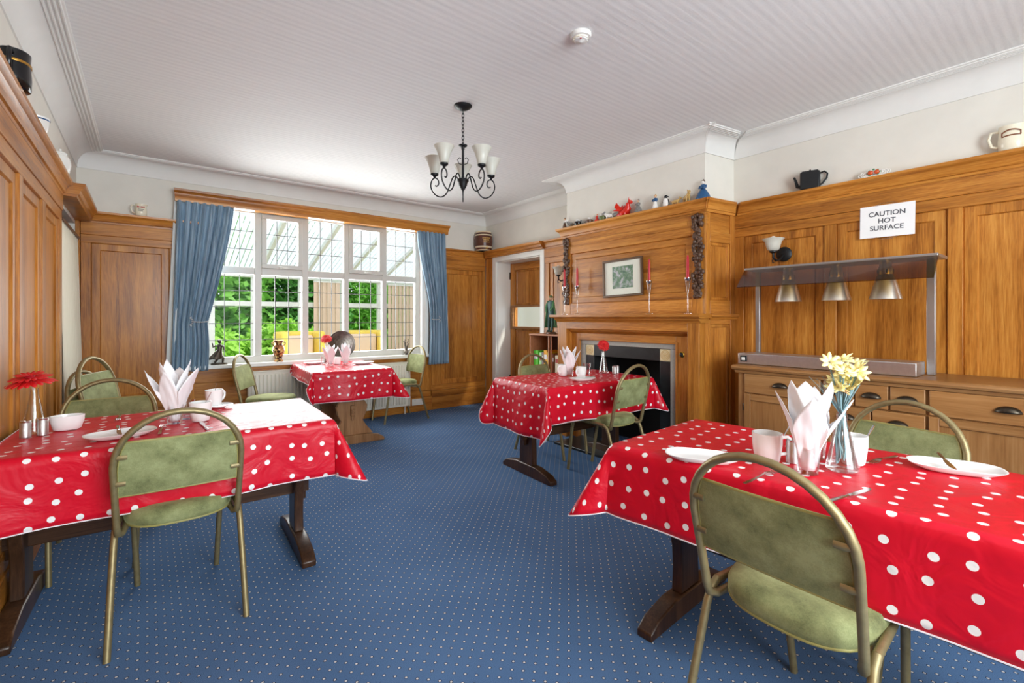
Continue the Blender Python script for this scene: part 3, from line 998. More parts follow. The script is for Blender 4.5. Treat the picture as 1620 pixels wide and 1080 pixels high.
def drawer(y0, y1, z0, z1, handle=True):
    o = FSb.box('drawer', 'pine_h', sb, y0 + 0.004, y1 - 0.004, 0.0, 0.014, z0 + 0.003, z1 - 0.003, 0.004)
    if handle:
        cup(o, (y0 + y1) / 2, (z0 + z1) / 2 + 0.004)
drawer(1.106, 1.585, 0.672, 0.812)
drawer(0.932, 1.098, 0.672, 0.812)
drawer(0.766, 0.932, 0.672, 0.812)
drawer(0.605, 0.766, 0.672, 0.812)
drawer(0.0, 0.597, 0.672, 0.812)
drawer(-0.62, -0.008, 0.672, 0.812)
drawer(0.848, 1.098, 0.53, 0.668)
drawer(0.605, 0.848, 0.53, 0.668)
def cab_door(y0, y1, z0, z1, hinge_y):
    o = FSb.box('cabinet_door', 'pine_v', sb, y0, y1, 0.0, 0.006, z0, z1, 0)
    w = 0.045
    FSb.box('door_stile', 'pine_v', o, y0 + 0.003, y0 + w, 0.004, 0.016, z0 + 0.003, z1 - 0.003)
    FSb.box('door_stile', 'pine_v', o, y1 - w, y1 - 0.003, 0.004, 0.016, z0 + 0.003, z1 - 0.003)
    FSb.box('door_rail', 'pine_h', o, y0 + w, y1 - w, 0.004, 0.016, z0 + 0.003, z0 + w)
    FSb.box('door_rail', 'pine_h', o, y0 + w, y1 - w, 0.004, 0.016, z1 - w, z1 - 0.003)
    FSb.box('hinge', 'antique_bronze', o, hinge_y - 0.004, hinge_y + 0.004, 0.014, 0.02, z1 - 0.12, z1 - 0.07)
cab_door(1.106, 1.585, 0.10, 0.668, 1.588)
cab_door(0.605, 1.098, 0.10, 0.525, 1.10)
cab_door(0.0, 0.597, 0.10, 0.668, 0.6)
cab_door(-0.62, -0.008, 0.10, 0.668, -0.6)

# ---- heated gantry with three lamps
gn = thing('heat_lamp_gantry', 'stainless steel carvery gantry with tinted guard on the sideboard', 'food warmer', T(3.52, 1.14, 0.865))
bx('hot_plate', 'steel', gn, (3.40, 0.66, 0.867), (3.60, 1.665, 0.945), 0.005)
bx('power_switch_plate', 'black_iron', gn, (3.394, 1.60, 0.885), (3.401, 1.645, 0.927), 0.002)
bx('power_switch', 'white_gloss', gn, (3.39, 1.61, 0.895), (3.396, 1.635, 0.917), 0.001)
bx('post', 'galvanised', gn, (3.575, 1.59, 0.945), (3.605, 1.62, 1.545), 0.003)
bx('post', 'galvanised', gn, (3.60, 0.615, 0.867), (3.635, 0.655, 1.545), 0.003)
bx('top_channel', 'galvanised', gn, (3.415, 0.572, 1.54), (3.66, 1.625, 1.558), 0.003)
m = MB(); m.prism([(3.418, 1.548), (3.300, 1.418), (3.3035, 1.4145), (3.4215, 1.5445)], 0.57, 1.625, Matrix(((1, 0, 0, 0), (0, 0, 1, 0), (0, 1, 0, 0), (0, 0, 0, 1))))
q = clear('amber_glass', (0.55, 0.43, 0.2), 0.0, 0.1, 0.12)
m.build('sneeze_guard', 'amber_glass', gn, world=True, smooth=0)
for y_ in (1.368, 1.081, 0.826):
    b = MB(); b.lathe([(0.082, 1.312), (0.079, 1.312), (0.06, 1.39), (0.042, 1.45), (0.036, 1.462), (0.034, 1.462), (0.034, 1.50), (0.028, 1.54)][::-1] and [(0.078, 1.314), (0.082, 1.312), (0.062, 1.39), (0.043, 1.455), (0.036, 1.463), (0.036, 1.50), (0.03, 1.51), (0.03, 1.541)], 28, T(3.51, y_))
    o = b.build('lamp_shade', 'spun_aluminium', gn, world=True)
    b = MB()
    for k in range(4):
        a = k * PI / 2 + 0.4
        b.tube([(3.51 + 0.0365 * math.cos(a), y_ + 0.0365 * math.sin(a), 1.47), (3.51 + 0.0365 * math.cos(a), y_ + 0.0365 * math.sin(a), 1.492)], 0.004, 6)
    b.build('vent_slot', 'black_iron', o, world=True)
# caution notice
sg = thing('notice_sheet', 'laminated white notice reading caution hot surface, pinned to the panelling', 'sign', T(3.785, 0.884, 1.83))
Ms = Matrix.Translation((3.784, 0.884, 1.832)) @ Matrix.Rotation(math.radians(0.8), 4, 'X')
b = MB(); b.box(-0.0015, -0.143, -0.104, 0.0015, 0.143, 0.104, Ms)
b.build('sheet', 'paper_white', sg, world=True, smooth=0)
for i, (txt, zz) in enumerate((('CAUTION', 0.034), ('HOT', -0.012), ('SURFACE', -0.058))):
    cu = bpy.data.curves.new('lettering', 'FONT')
    cu.body = txt; cu.size = 0.043; cu.align_x = 'CENTER'; cu.extrude = 0.0004; cu.offset = 0.0005
    to = bpy.data.objects.new('lettering_tmp', cu)
    COL.objects.link(to)
    bpy.context.view_layer.update()
    me = bpy.data.meshes.new_from_object(to.evaluated_get(bpy.context.evaluated_depsgraph_get()))
    bpy.data.objects.remove(to)
    Mx = Ms @ Matrix(((0, 0, -1, -0.0022), (-1, 0, 0, 0.0), (0, 1, 0, zz), (0, 0, 0, 1)))
    me.transform(WM[sg.name].inverted() @ Mx)
    me.materials.clear(); me.materials.append(MATS['ink_grey'])
    o = bpy.data.objects.new('lettering', me); COL.objects.link(o); o.parent = sg
for zz in (0.104, -0.104):
    b = MB(); b.tube([(-0.004, 0.055, zz), (-0.004, 0.03, zz + 0.012 * (1 if zz > 0 else -1)), (-0.004, -0.03, zz + 0.012 * (1 if zz > 0 else -1)), (-0.004, -0.055, zz)], 0.003, 6, M=Ms)
    b.build('tape', 'table_glass', sg, world=True)

# ================================================================== TABLES
def table(name, label, M, a, b, ends, mat, style):
    t = thing(name, label, 'table', M, 'trestle dining tables')
    bb = MB(); bb.box(-a + 0.01, -b + 0.01, 0.672, a - 0.01, b - 0.01, 0.704)
    bb.build('tabletop', mat + '_x', t, bevel=0.004)
    for x in ends:
        hw = 0.31
        bb = MB()    # sledge foot
        bb.prism([(-hw, 0), (hw, 0), (hw, 0.028), (hw - 0.05, 0.06), (0.13, 0.085), (-0.13, 0.085), (-hw + 0.05, 0.06), (-hw, 0.028)], -0.032, 0.032, Matrix(((0, 0, 1, x), (1, 0, 0, 0), (0, 1, 0, 0), (0, 0, 0, 1))))
        bb.build('foot', mat, t, bevel=0.006)
        bb = MB()    # shaped upright
        if style == 'lyre':
            half = [(0.20, 0.085), (0.14, 0.16), (0.10, 0.22), (0.135, 0.29), (0.145, 0.36), (0.11, 0.42), (0.10, 0.47), (0.15, 0.54), (0.19, 0.61)]
        elif style == 'board':
            half = [(0.085, 0.085), (0.08, 0.25), (0.075, 0.40), (0.085, 0.52), (0.10, 0.61)]
        else:
            half = [(0.075, 0.085), (0.068, 0.18), (0.075, 0.27), (0.098, 0.34), (0.10, 0.39), (0.07, 0.45), (0.065, 0.50), (0.085, 0.56), (0.12, 0.61)]
        poly = [(w, z) for w, z in half] + [(-w, z) for w, z in reversed(half)]
        bb.prism(poly, -0.022, 0.022, Matrix(((0, 0, 1, x), (1, 0, 0, 0), (0, 1, 0, 0), (0, 0, 0, 1))))
        bb.build('upright', mat, t, bevel=0.005)
        bb = MB(); bb.prism([(-0.28, 0.672), (-0.26, 0.63), (-0.2, 0.61), (0.2, 0.61), (0.26, 0.63), (0.28, 0.672)], -0.03, 0.03, Matrix(((0, 0, 1, x), (1, 0, 0, 0), (0, 1, 0, 0), (0, 0, 0, 1))))
        bb.build('bearer', mat, t, bevel=0.004)
        s_ = 1 if x > 0 else -1
        bb = MB(); bb.prism([(-0.012, 0.23), (0.012, 0.23), (0.018, 0.37), (-0.018, 0.37)], -0.012, 0.012, Matrix(((0, 0, 1, x + s_ * 0.034), (1, 0, 0, 0), (0, 1, 0, 0), (0, 0, 0, 1))))
        bb.build('wedge', mat, t, bevel=0.003)
    bb = MB(); bb.box(min(ends) - 0.06, -0.018, 0.27, max(ends) + 0.06, 0.018, 0.335)
    bb.build('stretcher', mat + '_x', t, bevel=0.005)
    return t

def cloth(label, M, a, b, dxm, dxp, dym, dyp, seed, fc=0.5):
    r_ = random.Random(seed)
    root = thing('tablecloth', label, 'tablecloth', M @ Matrix.Translation((0, 0, 0.71)), 'polka dot tablecloths')
    p1_, p2_ = r_.uniform(0, 6), r_.uniform(0, 6)
    def axis(h, dm, dp):
        xs = [-h - dm + dm * k / 10 for k in range(10)] + [-h - 0.004]
        xs = [-h - dm * (1 - k / 12) for k in range(12)] + [-h + 2 * h * k / 26 for k in range(27)] + [h + dp * (k + 1) / 12 for k in range(12)]
        return xs
    us_, vs_ = axis(a, dxm, dxp), axis(b, dym, dyp)
    def pos(u, v):
        cu_, cv_ = max(-a, min(a, u)), max(-b, min(b, v))
        du, dv = u - cu_, v - cv_
        if abs(du) > 1e-9 and abs(dv) > 1e-9:
            ex, ey = abs(du) / (dxp if du > 0 else dxm), abs(dv) / (dyp if dv > 0 else dym)
            k_ = max(ex, ey) / (ex ** 4.5 + ey ** 4.5) ** (1 / 4.5)
            du, dv = du * k_, dv * k_
        r = math.hypot(du, dv)
        if r < 1e-9:
            return Vector((u, v, 0.0015 * math.sin(u * 9 + p1_) * math.sin(v * 8 + p2_)))
        th = math.atan2(abs(dv), abs(du))
        t = math.sin(2 * th)
        fl = 0.05 + (fc - 0.05) * t ** 1.3
        rr = 0.014
        q_ = rr * PI / 2
        if r < q_:
            h_, z_ = rr * math.sin(r / rr), -rr * (1 - math.cos(r / rr))
        else:
            e = r - q_
            h_, z_ = rr + fl * e, -rr - math.sqrt(1 - fl * fl) * e
        s_ = (u if abs(dv) > abs(du) else v)
        wv = 0.05 * r * (math.sin(s_ * 8.5 + p1_) + 0.6 * math.sin(s_ * 17 + p2_))
        if t > 0.05:
            wv *= max(0, 1 - t * 1.5)
        h_ += max(-h_ * 0.5, wv)
        return Vector((cu_ + du / r * h_, cv_ + dv / r * h_, z_))
    m_ = MB()
    nu, nv = len(us_), len(vs_)
    vs2 = [pos(u, v) for v in vs_ for u in us_]
    fs = [(j * nu + i, j * nu + i + 1, (j + 1) * nu + i + 1, (j + 1) * nu + i) for j in range(nv - 1) for i in range(nu - 1)]
    m_.add(vs2, fs)
    m_.uv = [(u, v) for v in vs_ for u in us_]
    o = m_.build('oilcloth_sheet', 'oilcloth', root, smooth=50, solid=0.0022, mats=['oilcloth_back'], solid_mat=1)
    edge = [(u, vs_[0]) for u in us_] + [(us_[-1], v) for v in vs_[1:]] + [(u, vs_[-1]) for u in reversed(us_[:-1])] + [(us_[0], v) for v in reversed(vs_[1:-1])]
    h_ = MB(); h_.tube([pos(u, v) for u, v in edge], 0.0026, 5, True)
    h_.build('white_hem', 'oilcloth_back', root, smooth=60)
    return root

R_ = math.radians
ML = T(0.1375, 2.695, 0, R_(-2.5))
MR = T(1.80, 0.586, 0, R_(-86.5))
MM = T(2.775, 2.712, 0, R_(-4))
MW = T(1.56, 4.845, 0, R_(86.5))
table('trestle_table', 'dark oak trestle table by the side wall under a red spotted cloth', ML, 0.585, 0.375, (-0.54, 0.49), 'dark_oak', 'turned')
cloth('red and white spotted oilcloth on the table by the side wall', ML, 0.585, 0.375, 0.012, 0.285, 0.265, 0.2, 1)
table('trestle_table', 'dark oak trestle table in front of the sideboard under a red spotted cloth', MR, 0.625, 0.335, (-0.5, 0.5), 'dark_oak', 'turned')
cloth('red and white spotted oilcloth on the table before the sideboard', MR, 0.625, 0.335, 0.29, 0.25, 0.265, 0.2, 2)
table('trestle_table', 'black-brown trestle table in front of the fireplace under a red spotted cloth', MM, 0.55, 0.345, (-0.47, 0.42), 'dark_oak', 'board')
cloth('red and white spotted oilcloth on the table before the fireplace', MM, 0.55, 0.345, 0.38, 0.24, 0.265, 0.2, 3, 0.42)
table('trestle_table', 'paler carved trestle table under the window with a red spotted cloth', MW, 0.50, 0.36, (-0.40, 0.36), 'light_oak', 'lyre')
cloth('red and white spotted oilcloth on the table under the window', MW, 0.50, 0.36, 0.285, 0.03, 0.28, 0.135, 4, 0.55)

# ================================================================== CHAIRS
def make_chair(M, label):
    c = thing('stacking_chair', label, 'chair', M, 'bronze framed stacking chairs')
    b = MB()
    pts = []
    yb = lambda z: -0.10 * (z - 0.42) / 0.44
    left = [(-0.165, 0.13, 0.412), (-0.172, 0.075, 0.398), (-0.182, 0.03, 0.392), (-0.19, 0.004, 0.402), (-0.193, -0.004, 0.43)]
    for z in (0.48, 0.54, 0.60, 0.645):
        left.append((-0.193 - 0.007 * (z - 0.43) / 0.22, yb(z), z))
    arc = []
    for k in range(0, 17):
        a = PI - PI * k / 16
        z = 0.662 + 0.19 * math.sin(a)
        arc.append((0.2 * math.cos(a), yb(z), z))
    pts = left + arc + [(-x, y, z) for x, y, z in reversed(left)]
    # flattened tube: wide across the depth
    b.tube(pts, 1.0, 8, flat=(0.0135, 0.0115), up=(0, 1, 0.0001))
    b.build('back_frame', 'bronze_frame', c, smooth=60)
    for s in (-1, 1):
        b = MB()
        p = [(s * 0.213, -0.10, 0.0), (s * 0.207, -0.03, 0.22), (s * 0.202, 0.012, 0.36), (s * 0.2, 0.03, 0.40), (s * 0.198, 0.06, 0.418)]
        b.tube(p, 1.0, 8, flat=(0.0135, 0.0115), up=(0, 1, 0.0001))
        b.build('leg', 'bronze_frame', c, smooth=60)
        b = MB(); b.tube([(s * 0.198, 0.055, 0.417), (s * 0.186, 0.2, 0.424), (s * 0.168, 0.34, 0.42)], 1.0, 8, flat=(0.013, 0.011), up=(0, 0, 1))
        b.build('seat_rail', 'bronze_frame', c, smooth=60)
        b = MB(); b.tube([(s * 0.168, 0.335, 0.421), (s * 0.165, 0.37, 0.40), (s * 0.162, 0.39, 0.34), (s * 0.15, 0.44, 0.0)], 1.0, 8, flat=(0.0135, 0.0115), up=(0, 1, 0.0001))
        b.build('leg', 'bronze_frame', c, smooth=60)
    # back pad with slight curve
    b = MB()
    z0, z1 = 0.548, 0.752
    def hw(z):
        return 0.186 if z < 0.662 else math.sqrt(max(0.0, 0.19 ** 2 - ((z - 0.662) * 0.19 / 0.19) ** 2)) - 0.006
    vs, fs = [], []
    nx, nz = 13, 9
    for side in (0, 1):
        for j in range(nz):
            z = z0 + (z1 - z0) * j / (nz - 1)
            for i in range(nx):
                x = -1 + 2 * i / (nx - 1)
                puff = 0.004 + 0.009 * (1 - x ** 4) * (1 - (2 * j / (nz - 1) - 1) ** 4)
                vs.append((x * hw(z), yb(z) - 0.012 * (1 - x * x) * 0.6 + (puff + 0.002 if side == 0 else -puff * 0.55), z))
    n_ = nx * nz
    for j in range(nz - 1):
        for i in range(nx - 1):
            q0 = (j * nx + i, j * nx + i + 1, (j + 1) * nx + i + 1, (j + 1) * nx + i)
            fs.append(tuple(reversed(q0))); fs.append(tuple(n_ + k for k in q0))
    rim = [i for i in range(nx)] + [j * nx + nx - 1 for j in range(1, nz)] + [(nz - 1) * nx + i for i in range(nx - 2, -1, -1)] + [j * nx for j in range(nz - 2, 0, -1)]
    for k in range(len(rim)):
        k2 = (k + 1) % len(rim)
        fs.append((rim[k], rim[k2], n_ + rim[k2], n_ + rim[k]))
    b.add(vs, fs)
    pad = b.build('back_pad', 'velvet', c, smooth=50)
    b = MB(); b.tube([(Vector(vs[k]) + Vector(vs[n_ + k])) / 2 for k in rim], 0.005, 6, True)
    b.build('piping', 'vinyl_piping', pad, smooth=60)
    for s in (-1, 1):
        for z in (0.60, 0.70):
            w = hw(z)
            b = MB(); b.tube([(s * (w + 0.012), yb(z) - 0.008, z), (s * (w - 0.005), yb(z) - 0.0125, z), (s * (w - 0.022), yb(z) - 0.0125, z)], 1.0, 6, flat=(0.0085, 0.003), up=(0, 0, 1))
            b.build('pad_clip', 'bronze_frame', c, smooth=60)
    # seat cushion
    b = MB()
    n = 36
    rings = [(0.90, 0.402), (0.985, 0.409), (1.005, 0.424), (1.0, 0.445), (0.95, 0.462), (0.72, 0.471), (0.35, 0.474)]
    vs, fs = [], []
    for (k_, z) in rings:
        for i in range(n):
            a = 2 * PI * i / n
            e = 2 / 2.7
            cx_, sy_ = math.copysign(abs(math.cos(a)) ** e, math.cos(a)), math.copysign(abs(math.sin(a)) ** e, math.sin(a))
            wid = 0.184
            vs.append((wid * cx_ * k_, 0.185 + 0.205 * sy_ * k_, z))
    for j in range(len(rings) - 1):
        for i in range(n):
            i2 = (i + 1) % n
            fs.append((j * n + i, j * n + i2, (j + 1) * n + i2, (j + 1) * n + i))
    fs.append(tuple(range(n - 1, -1, -1))); fs.append(tuple((len(rings) - 1) * n + i for i in range(n)))
    b.add(vs, fs)
    seat = b.build('seat', 'velvet', c, smooth=60)
    b = MB(); b.tube([Vector(vs[n + i]) for i in range(n)], 0.004, 6, True)
    b.build('piping', 'vinyl_piping', seat, smooth=60)
    return c

CH = [((0.104, 2.24, -1.5), 'olive velvet chair with its back to the camera at the side wall table'),
      ((1.282, 0.529, -93), 'large olive velvet chair in the foreground before the sideboard table'),
      ((2.812, 2.209, 4), 'olive velvet chair on the near side of the fireplace table'),
      ((2.873, 3.257, 184), 'olive velvet chair on the bookcase side of the fireplace table'),
      ((2.528, 5.20, 95), 'pale lit green chair at the window table, nearest the oak corner panel'),
      ((0.759, 4.946, -118), 'pale lit green chair beside the radiator, near the jug end of the window'),
      ((-0.166, 3.339, 176), 'olive chair on the far side of the side wall table, its arch catching silver light'),
      ((2.364, 0.525, 78), 'olive chair between the sideboard and the spotted table'),
      ((-0.25, 4.06, -112), 'lower green chair of the stacked pair beside the cream curtain'),
      ]
c0 = None
for (x, y, a), lab in CH:
    if c0 is None:
        c0 = make_chair(T(x, y, 0, R_(a)), lab)
    else:
        copy_thing(c0, T(x, y, 0, R_(a)), lab)
copy_thing(c0, T(-0.20, 4.035, 0.088, R_(-112)), 'upper green chair of the stacked pair beside the cream curtain')

# ================================================================== TABLEWARE
TZ = 0.713
def plate(x, y, rz, label, l=0.118, w=0.07):
    def se(a, k, p=3.0):
        c_, s_ = math.cos(a), math.sin(a)
        return (math.copysign(abs(c_) ** (2 / p), c_) * l * k, math.copysign(abs(s_) ** (2 / p), s_) * w * k)
    b = MB(); n = 40
    rings = [(0.70, 0.0), (0.74, 0.002), (0.98, 0.016), (1.0, 0.019), (0.985, 0.0195), (0.93, 0.0165), (0.76, 0.007), (0.3, 0.006)]
    vs = [(*se(2 * PI * i / n, k), z) for k, z in rings for i in range(n)]
    fs = [(j * n + i, j * n + (i + 1) % n, (j + 1) * n + (i + 1) % n, (j + 1) * n + i) for j in range(len(rings) - 1) for i in range(n)]
    fs += [tuple(range(n - 1, -1, -1)), tuple((len(rings) - 1) * n + i for i in range(n))]
    b.add(vs, fs, T(x, y, TZ, rz))
    return tag(b.build('oval_plate', 'china', smooth=50), label, 'plate', 'white oval plates')

def mug(x, y, rz, label, r=0.042, h=0.092, z=TZ):
    t = thing('mug', label, 'mug', T(x, y, z, rz), 'white china mugs')
    b = MB(); b.lathe([(r * 0.72, 0), (r * 0.8, 0.004), (r * 0.9, 0.03), (r * 0.98, 0.06), (r, h), (r * 0.93, h), (r * 0.9, 0.06), (r * 0.78, 0.012), (0, 0.01)], 28)
    b.build('body', 'china', t, smooth=45)
    b = MB(); b.tube([(r * 0.93, 0, h * 0.84), (r * 1.35, 0, h * 0.88), (r * 1.68, 0, h * 0.72), (r * 1.66, 0, h * 0.5), (r * 1.35, 0, h * 0.3), (r * 0.88, 0, h * 0.26)], 0.0058, 8)
    b.build('handle', 'china', t, smooth=70)
    return t

def spoon(p0, p1, label):
    """standing in a mug: bowl at p0, handle end at p1"""
    b = MB()
    d = Vector(p1) - Vector(p0)
    L = d.length
    pts = [Vector(p0) + d * k / 10 for k in range(11)]
    rad = [0.006, 0.011, 0.012, 0.008, 0.003, 0.0026, 0.0026, 0.003, 0.0038, 0.0046, 0.004]
    b.tube(pts, rad, 8, flat=(1.0, 0.35), up=(0.3, 0.9, 0.1))
    return tag(b.build('teaspoon', 'cutlery_steel', smooth=70), label, 'spoon', 'teaspoons standing in mugs')

def fork(tip, end, label, z=TZ):
    t, e = Vector((tip[0], tip[1], 0)), Vector((end[0], end[1], 0))
    d = (t - e)
    ang = math.atan2(d.y, d.x)
    sc = 0.185
    b = MB()
    out = []
    prof = [(0.0, 0.005, 0.002), (0.02, 0.0065, 0.002), (0.05, 0.005, 0.003), (0.09, 0.0028, 0.006), (0.115, 0.003, 0.009), (0.13, 0.009, 0.007), (0.142, 0.0115, 0.005)]
    vs, fs = [], []
    for (u, w, zz) in prof:
        vs += [(u, -w, zz), (u, w, zz), (u, w, zz + 0.0018), (u, -w, zz + 0.0018)]
    for k in range(len(prof) - 1):
        for i in range(4):
            i2 = (i + 1) % 4
            fs.append((k * 4 + i, k * 4 + i2, k * 4 + 4 + i2, k * 4 + 4 + i))
    fs += [(3, 2, 1, 0), tuple(len(vs) - 4 + i for i in range(4))]
    M_ = T((t.x + e.x) / 2, (t.y + e.y) / 2, z, ang) @ Matrix.Translation((-0.0925, 0, 0.0))
    b.add(vs, fs, M_)
    for k in range(4):
        y_ = -0.0098 + 0.00653 * k
        b.tube([(0.141, y_, 0.006), (0.165, y_, 0.0045), (0.187, y_ * 0.96, 0.006)], [0.0019, 0.0016, 0.0008], 6, M=M_)
    return tag(b.build('fork', 'cutlery_steel', smooth=40), label, 'fork', 'table forks')

def knife(tip, end, label, z=TZ, tilt=0.0):
    t, e = Vector((tip[0], tip[1], 0)), Vector((end[0], end[1], 0))
    d = t - e
    M_ = T((t.x + e.x) / 2, (t.y + e.y) / 2, z, math.atan2(d.y, d.x)) @ Matrix.Rotation(tilt, 4, 'Y') @ Matrix.Translation((-0.105, 0, 0))
    root = thing('table_knife', label, 'knife', M_, 'table knives')
    b = MB(); b.tube([(0.0, 0, 0.004), (0.01, 0, 0.004), (0.05, 0, 0.004), (0.092, 0, 0.004)], [0.004, 0.0062, 0.0056, 0.0036], 8, flat=(1, 0.6), up=(0, 1, 0))
    b.build('handle', 'cutlery_steel', root, smooth=60)
    b = MB(); b.prism([(0.09, -0.005), (0.12, -0.0085), (0.17, -0.009), (0.195, -0.006), (0.212, 0.004), (0.206, 0.0065), (0.15, 0.0065), (0.09, 0.005)], 0.0032, 0.0046, Matrix.Identity(4))
    b.build('blade', 'cutlery_steel', root, smooth=0)
    return root

def tumbler(x, y, label, r=0.037, h=0.10, n=8):
    b = MB(); b.lathe([(r * 0.72, 0), (r * 0.76, 0.003), (r * 0.99, h), (r, h + 0.001), (r * 0.94, h), (r * 0.72, 0.014), (0, 0.012)], 24, T(x, y, TZ), mod=lambda a, z: 1 + 0.025 * math.cos(n * a))
    return tag(b.build('tumbler', 'table_glass', smooth=60), label, 'glass', 'glass tumblers')

def napkin(x, y, rz, label, h=0.28, w=0.085, seed=0):
    """paper napkin stuffed in a glass, its corners fanning out"""
    r_ = random.Random(seed)
    b = MB()
    tri = lambda t: 2 * abs((t % 1.0) - 0.5)          # 1 at whole numbers, 0 half way
    for lay, (np_, rt, hh, ph) in enumerate(((4, w, 0.86, 0.0), (3, w * 0.62, 1.0, 0.4))):
        pk = [r_.uniform(0.78, 1.0) for _ in range(np_)]
        pl = [r_.uniform(0.75, 1.2) for _ in range(np_)]
        nu_, nv_ = 72, 14
        def fn(s_, v_):
            t_ = s_ * np_
            k = int(t_) % np_
            a = rz + ph + 2 * PI * s_ + 0.25 * math.sin(2 * PI * s_ + lay) * v_
            peak = tri(t_ + 0.5)                          # 0 at the valleys, 1 at the points
            peak = peak ** 0.8
            q0, q1 = pk[k], pk[(k + 1) % np_]
            top = h * hh * (0.56 + 0.44 * peak * q0)
            lean = rt * (0.55 + 0.45 * peak) * pl[k]
            rad = 0.02 + 0.012 * min(1, v_ / 0.3) + lean * max(0.0, v_ - 0.28) ** 1.1 - 0.006 * lay
            rad *= 1 + 0.10 * (tri(s_ * np_ * 2.0) - 0.5) * (1 - 0.5 * v_) + 0.05 * (tri(s_ * 9 + v_ * 2) - 0.5)
            return Vector((x + rad * math.cos(a), y + rad * math.sin(a), TZ + 0.012 + top * v_))
        b.grid(fn, nu_, nv_, True)
    return tag(b.build('paper_napkin', 'napkin_white', smooth=22, solid=0.001), label, 'napkin', 'white paper napkins in glasses')

def vase(x, y, label, h=0.185, r=0.042):
    b = MB(); b.lathe([(r * 0.9, 0), (r, 0.004), (r * 0.99, 0.014), (r * 0.62, h * 0.5), (r * 0.34, h * 0.86), (r * 0.32, h), (r * 0.27, h), (r * 0.3, h * 0.86), (r * 0.58, h * 0.5), (r * 0.93, 0.014), (0, 0.012)], 24, T(x, y, TZ))
    return tag(b.build('bud_vase', 'table_glass', smooth=50), label, 'vase', 'conical glass bud vases')

def gerbera(x, y, head, r, label, tilt=(0.3, 0.0), seed=0):
    r_ = random.Random(seed)
    root = thing('gerbera', label, 'flower', T(x, y, TZ), 'red artificial gerberas')
    hd = Vector(head)
    b = MB()
    P0 = Vector((x, y, TZ + 0.02)); P1 = Vector((x, y, TZ + 0.16))
    b.tube([P0, P0.lerp(P1, 0.5), P1, P1.lerp(hd, 0.5) + Vector((0, 0, 0.008)), hd], 0.0035, 6)
    b.build('stem', 'stem_pale', root, world=True)
    b = MB()
    Mh = Matrix.Translation(hd) @ Matrix.Rotation(tilt[0], 4, 'X') @ Matrix.Rotation(tilt[1], 4, 'Y')
    for ring, (n, rr, zz, el) in enumerate(((20, r, 0.0, -0.12), (18, r * 0.85, 0.006, 0.12), (14, r * 0.6, 0.010, 0.4))):
        for k in range(n):
            a = 2 * PI * (k + 0.5 * ring) / n + r_.uniform(-0.06, 0.06)
            wd = rr * 0.13
            q_ = rr * r_.uniform(0.9, 1.05)
            vs = []
            for t, w_ in ((0.08, 0.35), (0.4, 0.9), (0.75, 1.0), (0.95, 0.6), (1.0, 0.1)):
                z_ = zz + q_ * t * el - q_ * 0.16 * t * t
                for s_ in (-1, 1):
                    c_ = (q_ * t, s_ * wd * w_, z_)
                    vs.append((c_[0] * math.cos(a) - c_[1] * math.sin(a), c_[0] * math.sin(a) + c_[1] * math.cos(a), c_[2]))
            b.add(vs, [(2 * i, 2 * i + 1, 2 * i + 3, 2 * i + 2) for i in range(4)], Mh)
    b.build('petals', 'petal_red', root, world=True, smooth=30, solid=0.0012)
    b = MB(); b.ball(Mh @ Vector((0, 0, 0.008)), (r * 0.2, r * 0.2, r * 0.1))
    b.build('centre', 'candle_red', root, world=True)
    return root

def shaker(x, y, label, r=0.018, h=0.066):
    t = thing('shaker', label, 'shaker', T(x, y, TZ), 'steel salt and pepper shakers')
    b = MB(); b.lathe([(r, 0), (r, h * 0.9), (r * 0.97, h * 0.91)], 24); b.build('body', 'steel', t, smooth=40)
    b = MB(); b.lathe([(r * 0.97, h * 0.905), (r, h * 0.92), (r, h * 0.97), (r * 0.9, h), (0, h)], 24); b.build('cap', 'cutlery_steel', t, smooth=40)
    return t

# -- table by the side wall
vase(-0.375, 2.79, 'glass bud vase by the side wall holding a red gerbera', 0.19)
gerbera(-0.375, 2.79, (-0.385, 2.775, 0.945), 0.082, 'red gerbera in the vase beside the golden oak wall', (0.12, -0.1), 1)
shaker(-0.392, 2.725, 'brushed steel shaker at the side wall table, nearer the wall')
shaker(-0.343, 2.735, 'brushed steel shaker beside the oval white bowl', h=0.07)
b = MB(); b.lathe([(0.04, 0), (0.046, 0.004), (0.056, 0.04), (0.058, 0.062), (0.054, 0.062), (0.05, 0.04), (0.04, 0.008), (0, 0.007)], 32, T(-0.275, 2.80, TZ), 1.0, 0.72)
tag(b.build('sugar_bowl', 'china', smooth=45), 'small white oval bowl beside the steel shakers', 'bowl')
plate(-0.085, 2.50, R_(8), 'white oval plate with a knife across it, on the side wall table')
knife((-0.085, 2.42), (-0.10, 2.62), 'knife laid across the plate on the side wall table', TZ + 0.019)
fork((0.055, 2.62), (0.04, 2.44), 'fork seen through the arch of the near chair')
fork((-0.11, 2.88), (-0.105, 3.04), 'fork at the far edge of the side wall table')
tumbler(0.10, 2.66, 'tumbler holding the large napkin on the side wall table')
napkin(0.10, 2.66, 0.4, 'large white napkin fanned out of a tumbler on the side wall table', 0.285, 0.10, 5)
tumbler(0.15, 2.74, 'empty tumbler behind the napkin on the side wall table', 0.034, 0.09)
mug(0.20, 2.655, R_(60), 'white mug behind the near chair arch, spoon leaning in it', 0.046, 0.088)
spoon((0.19, 2.65, TZ + 0.02), (0.245, 2.69, TZ + 0.125), 'teaspoon in the mug behind the near chair arch')
b = MB(); b.lathe([(0.03, 0), (0.034, 0.003), (0.068, 0.013), (0.07, 0.016), (0.05, 0.011), (0.0, 0.009)], 32, T(0.305, 2.98, TZ))
tag(b.build('saucer', 'china', smooth=45), 'white saucer under the far mug on the side wall table', 'saucer')
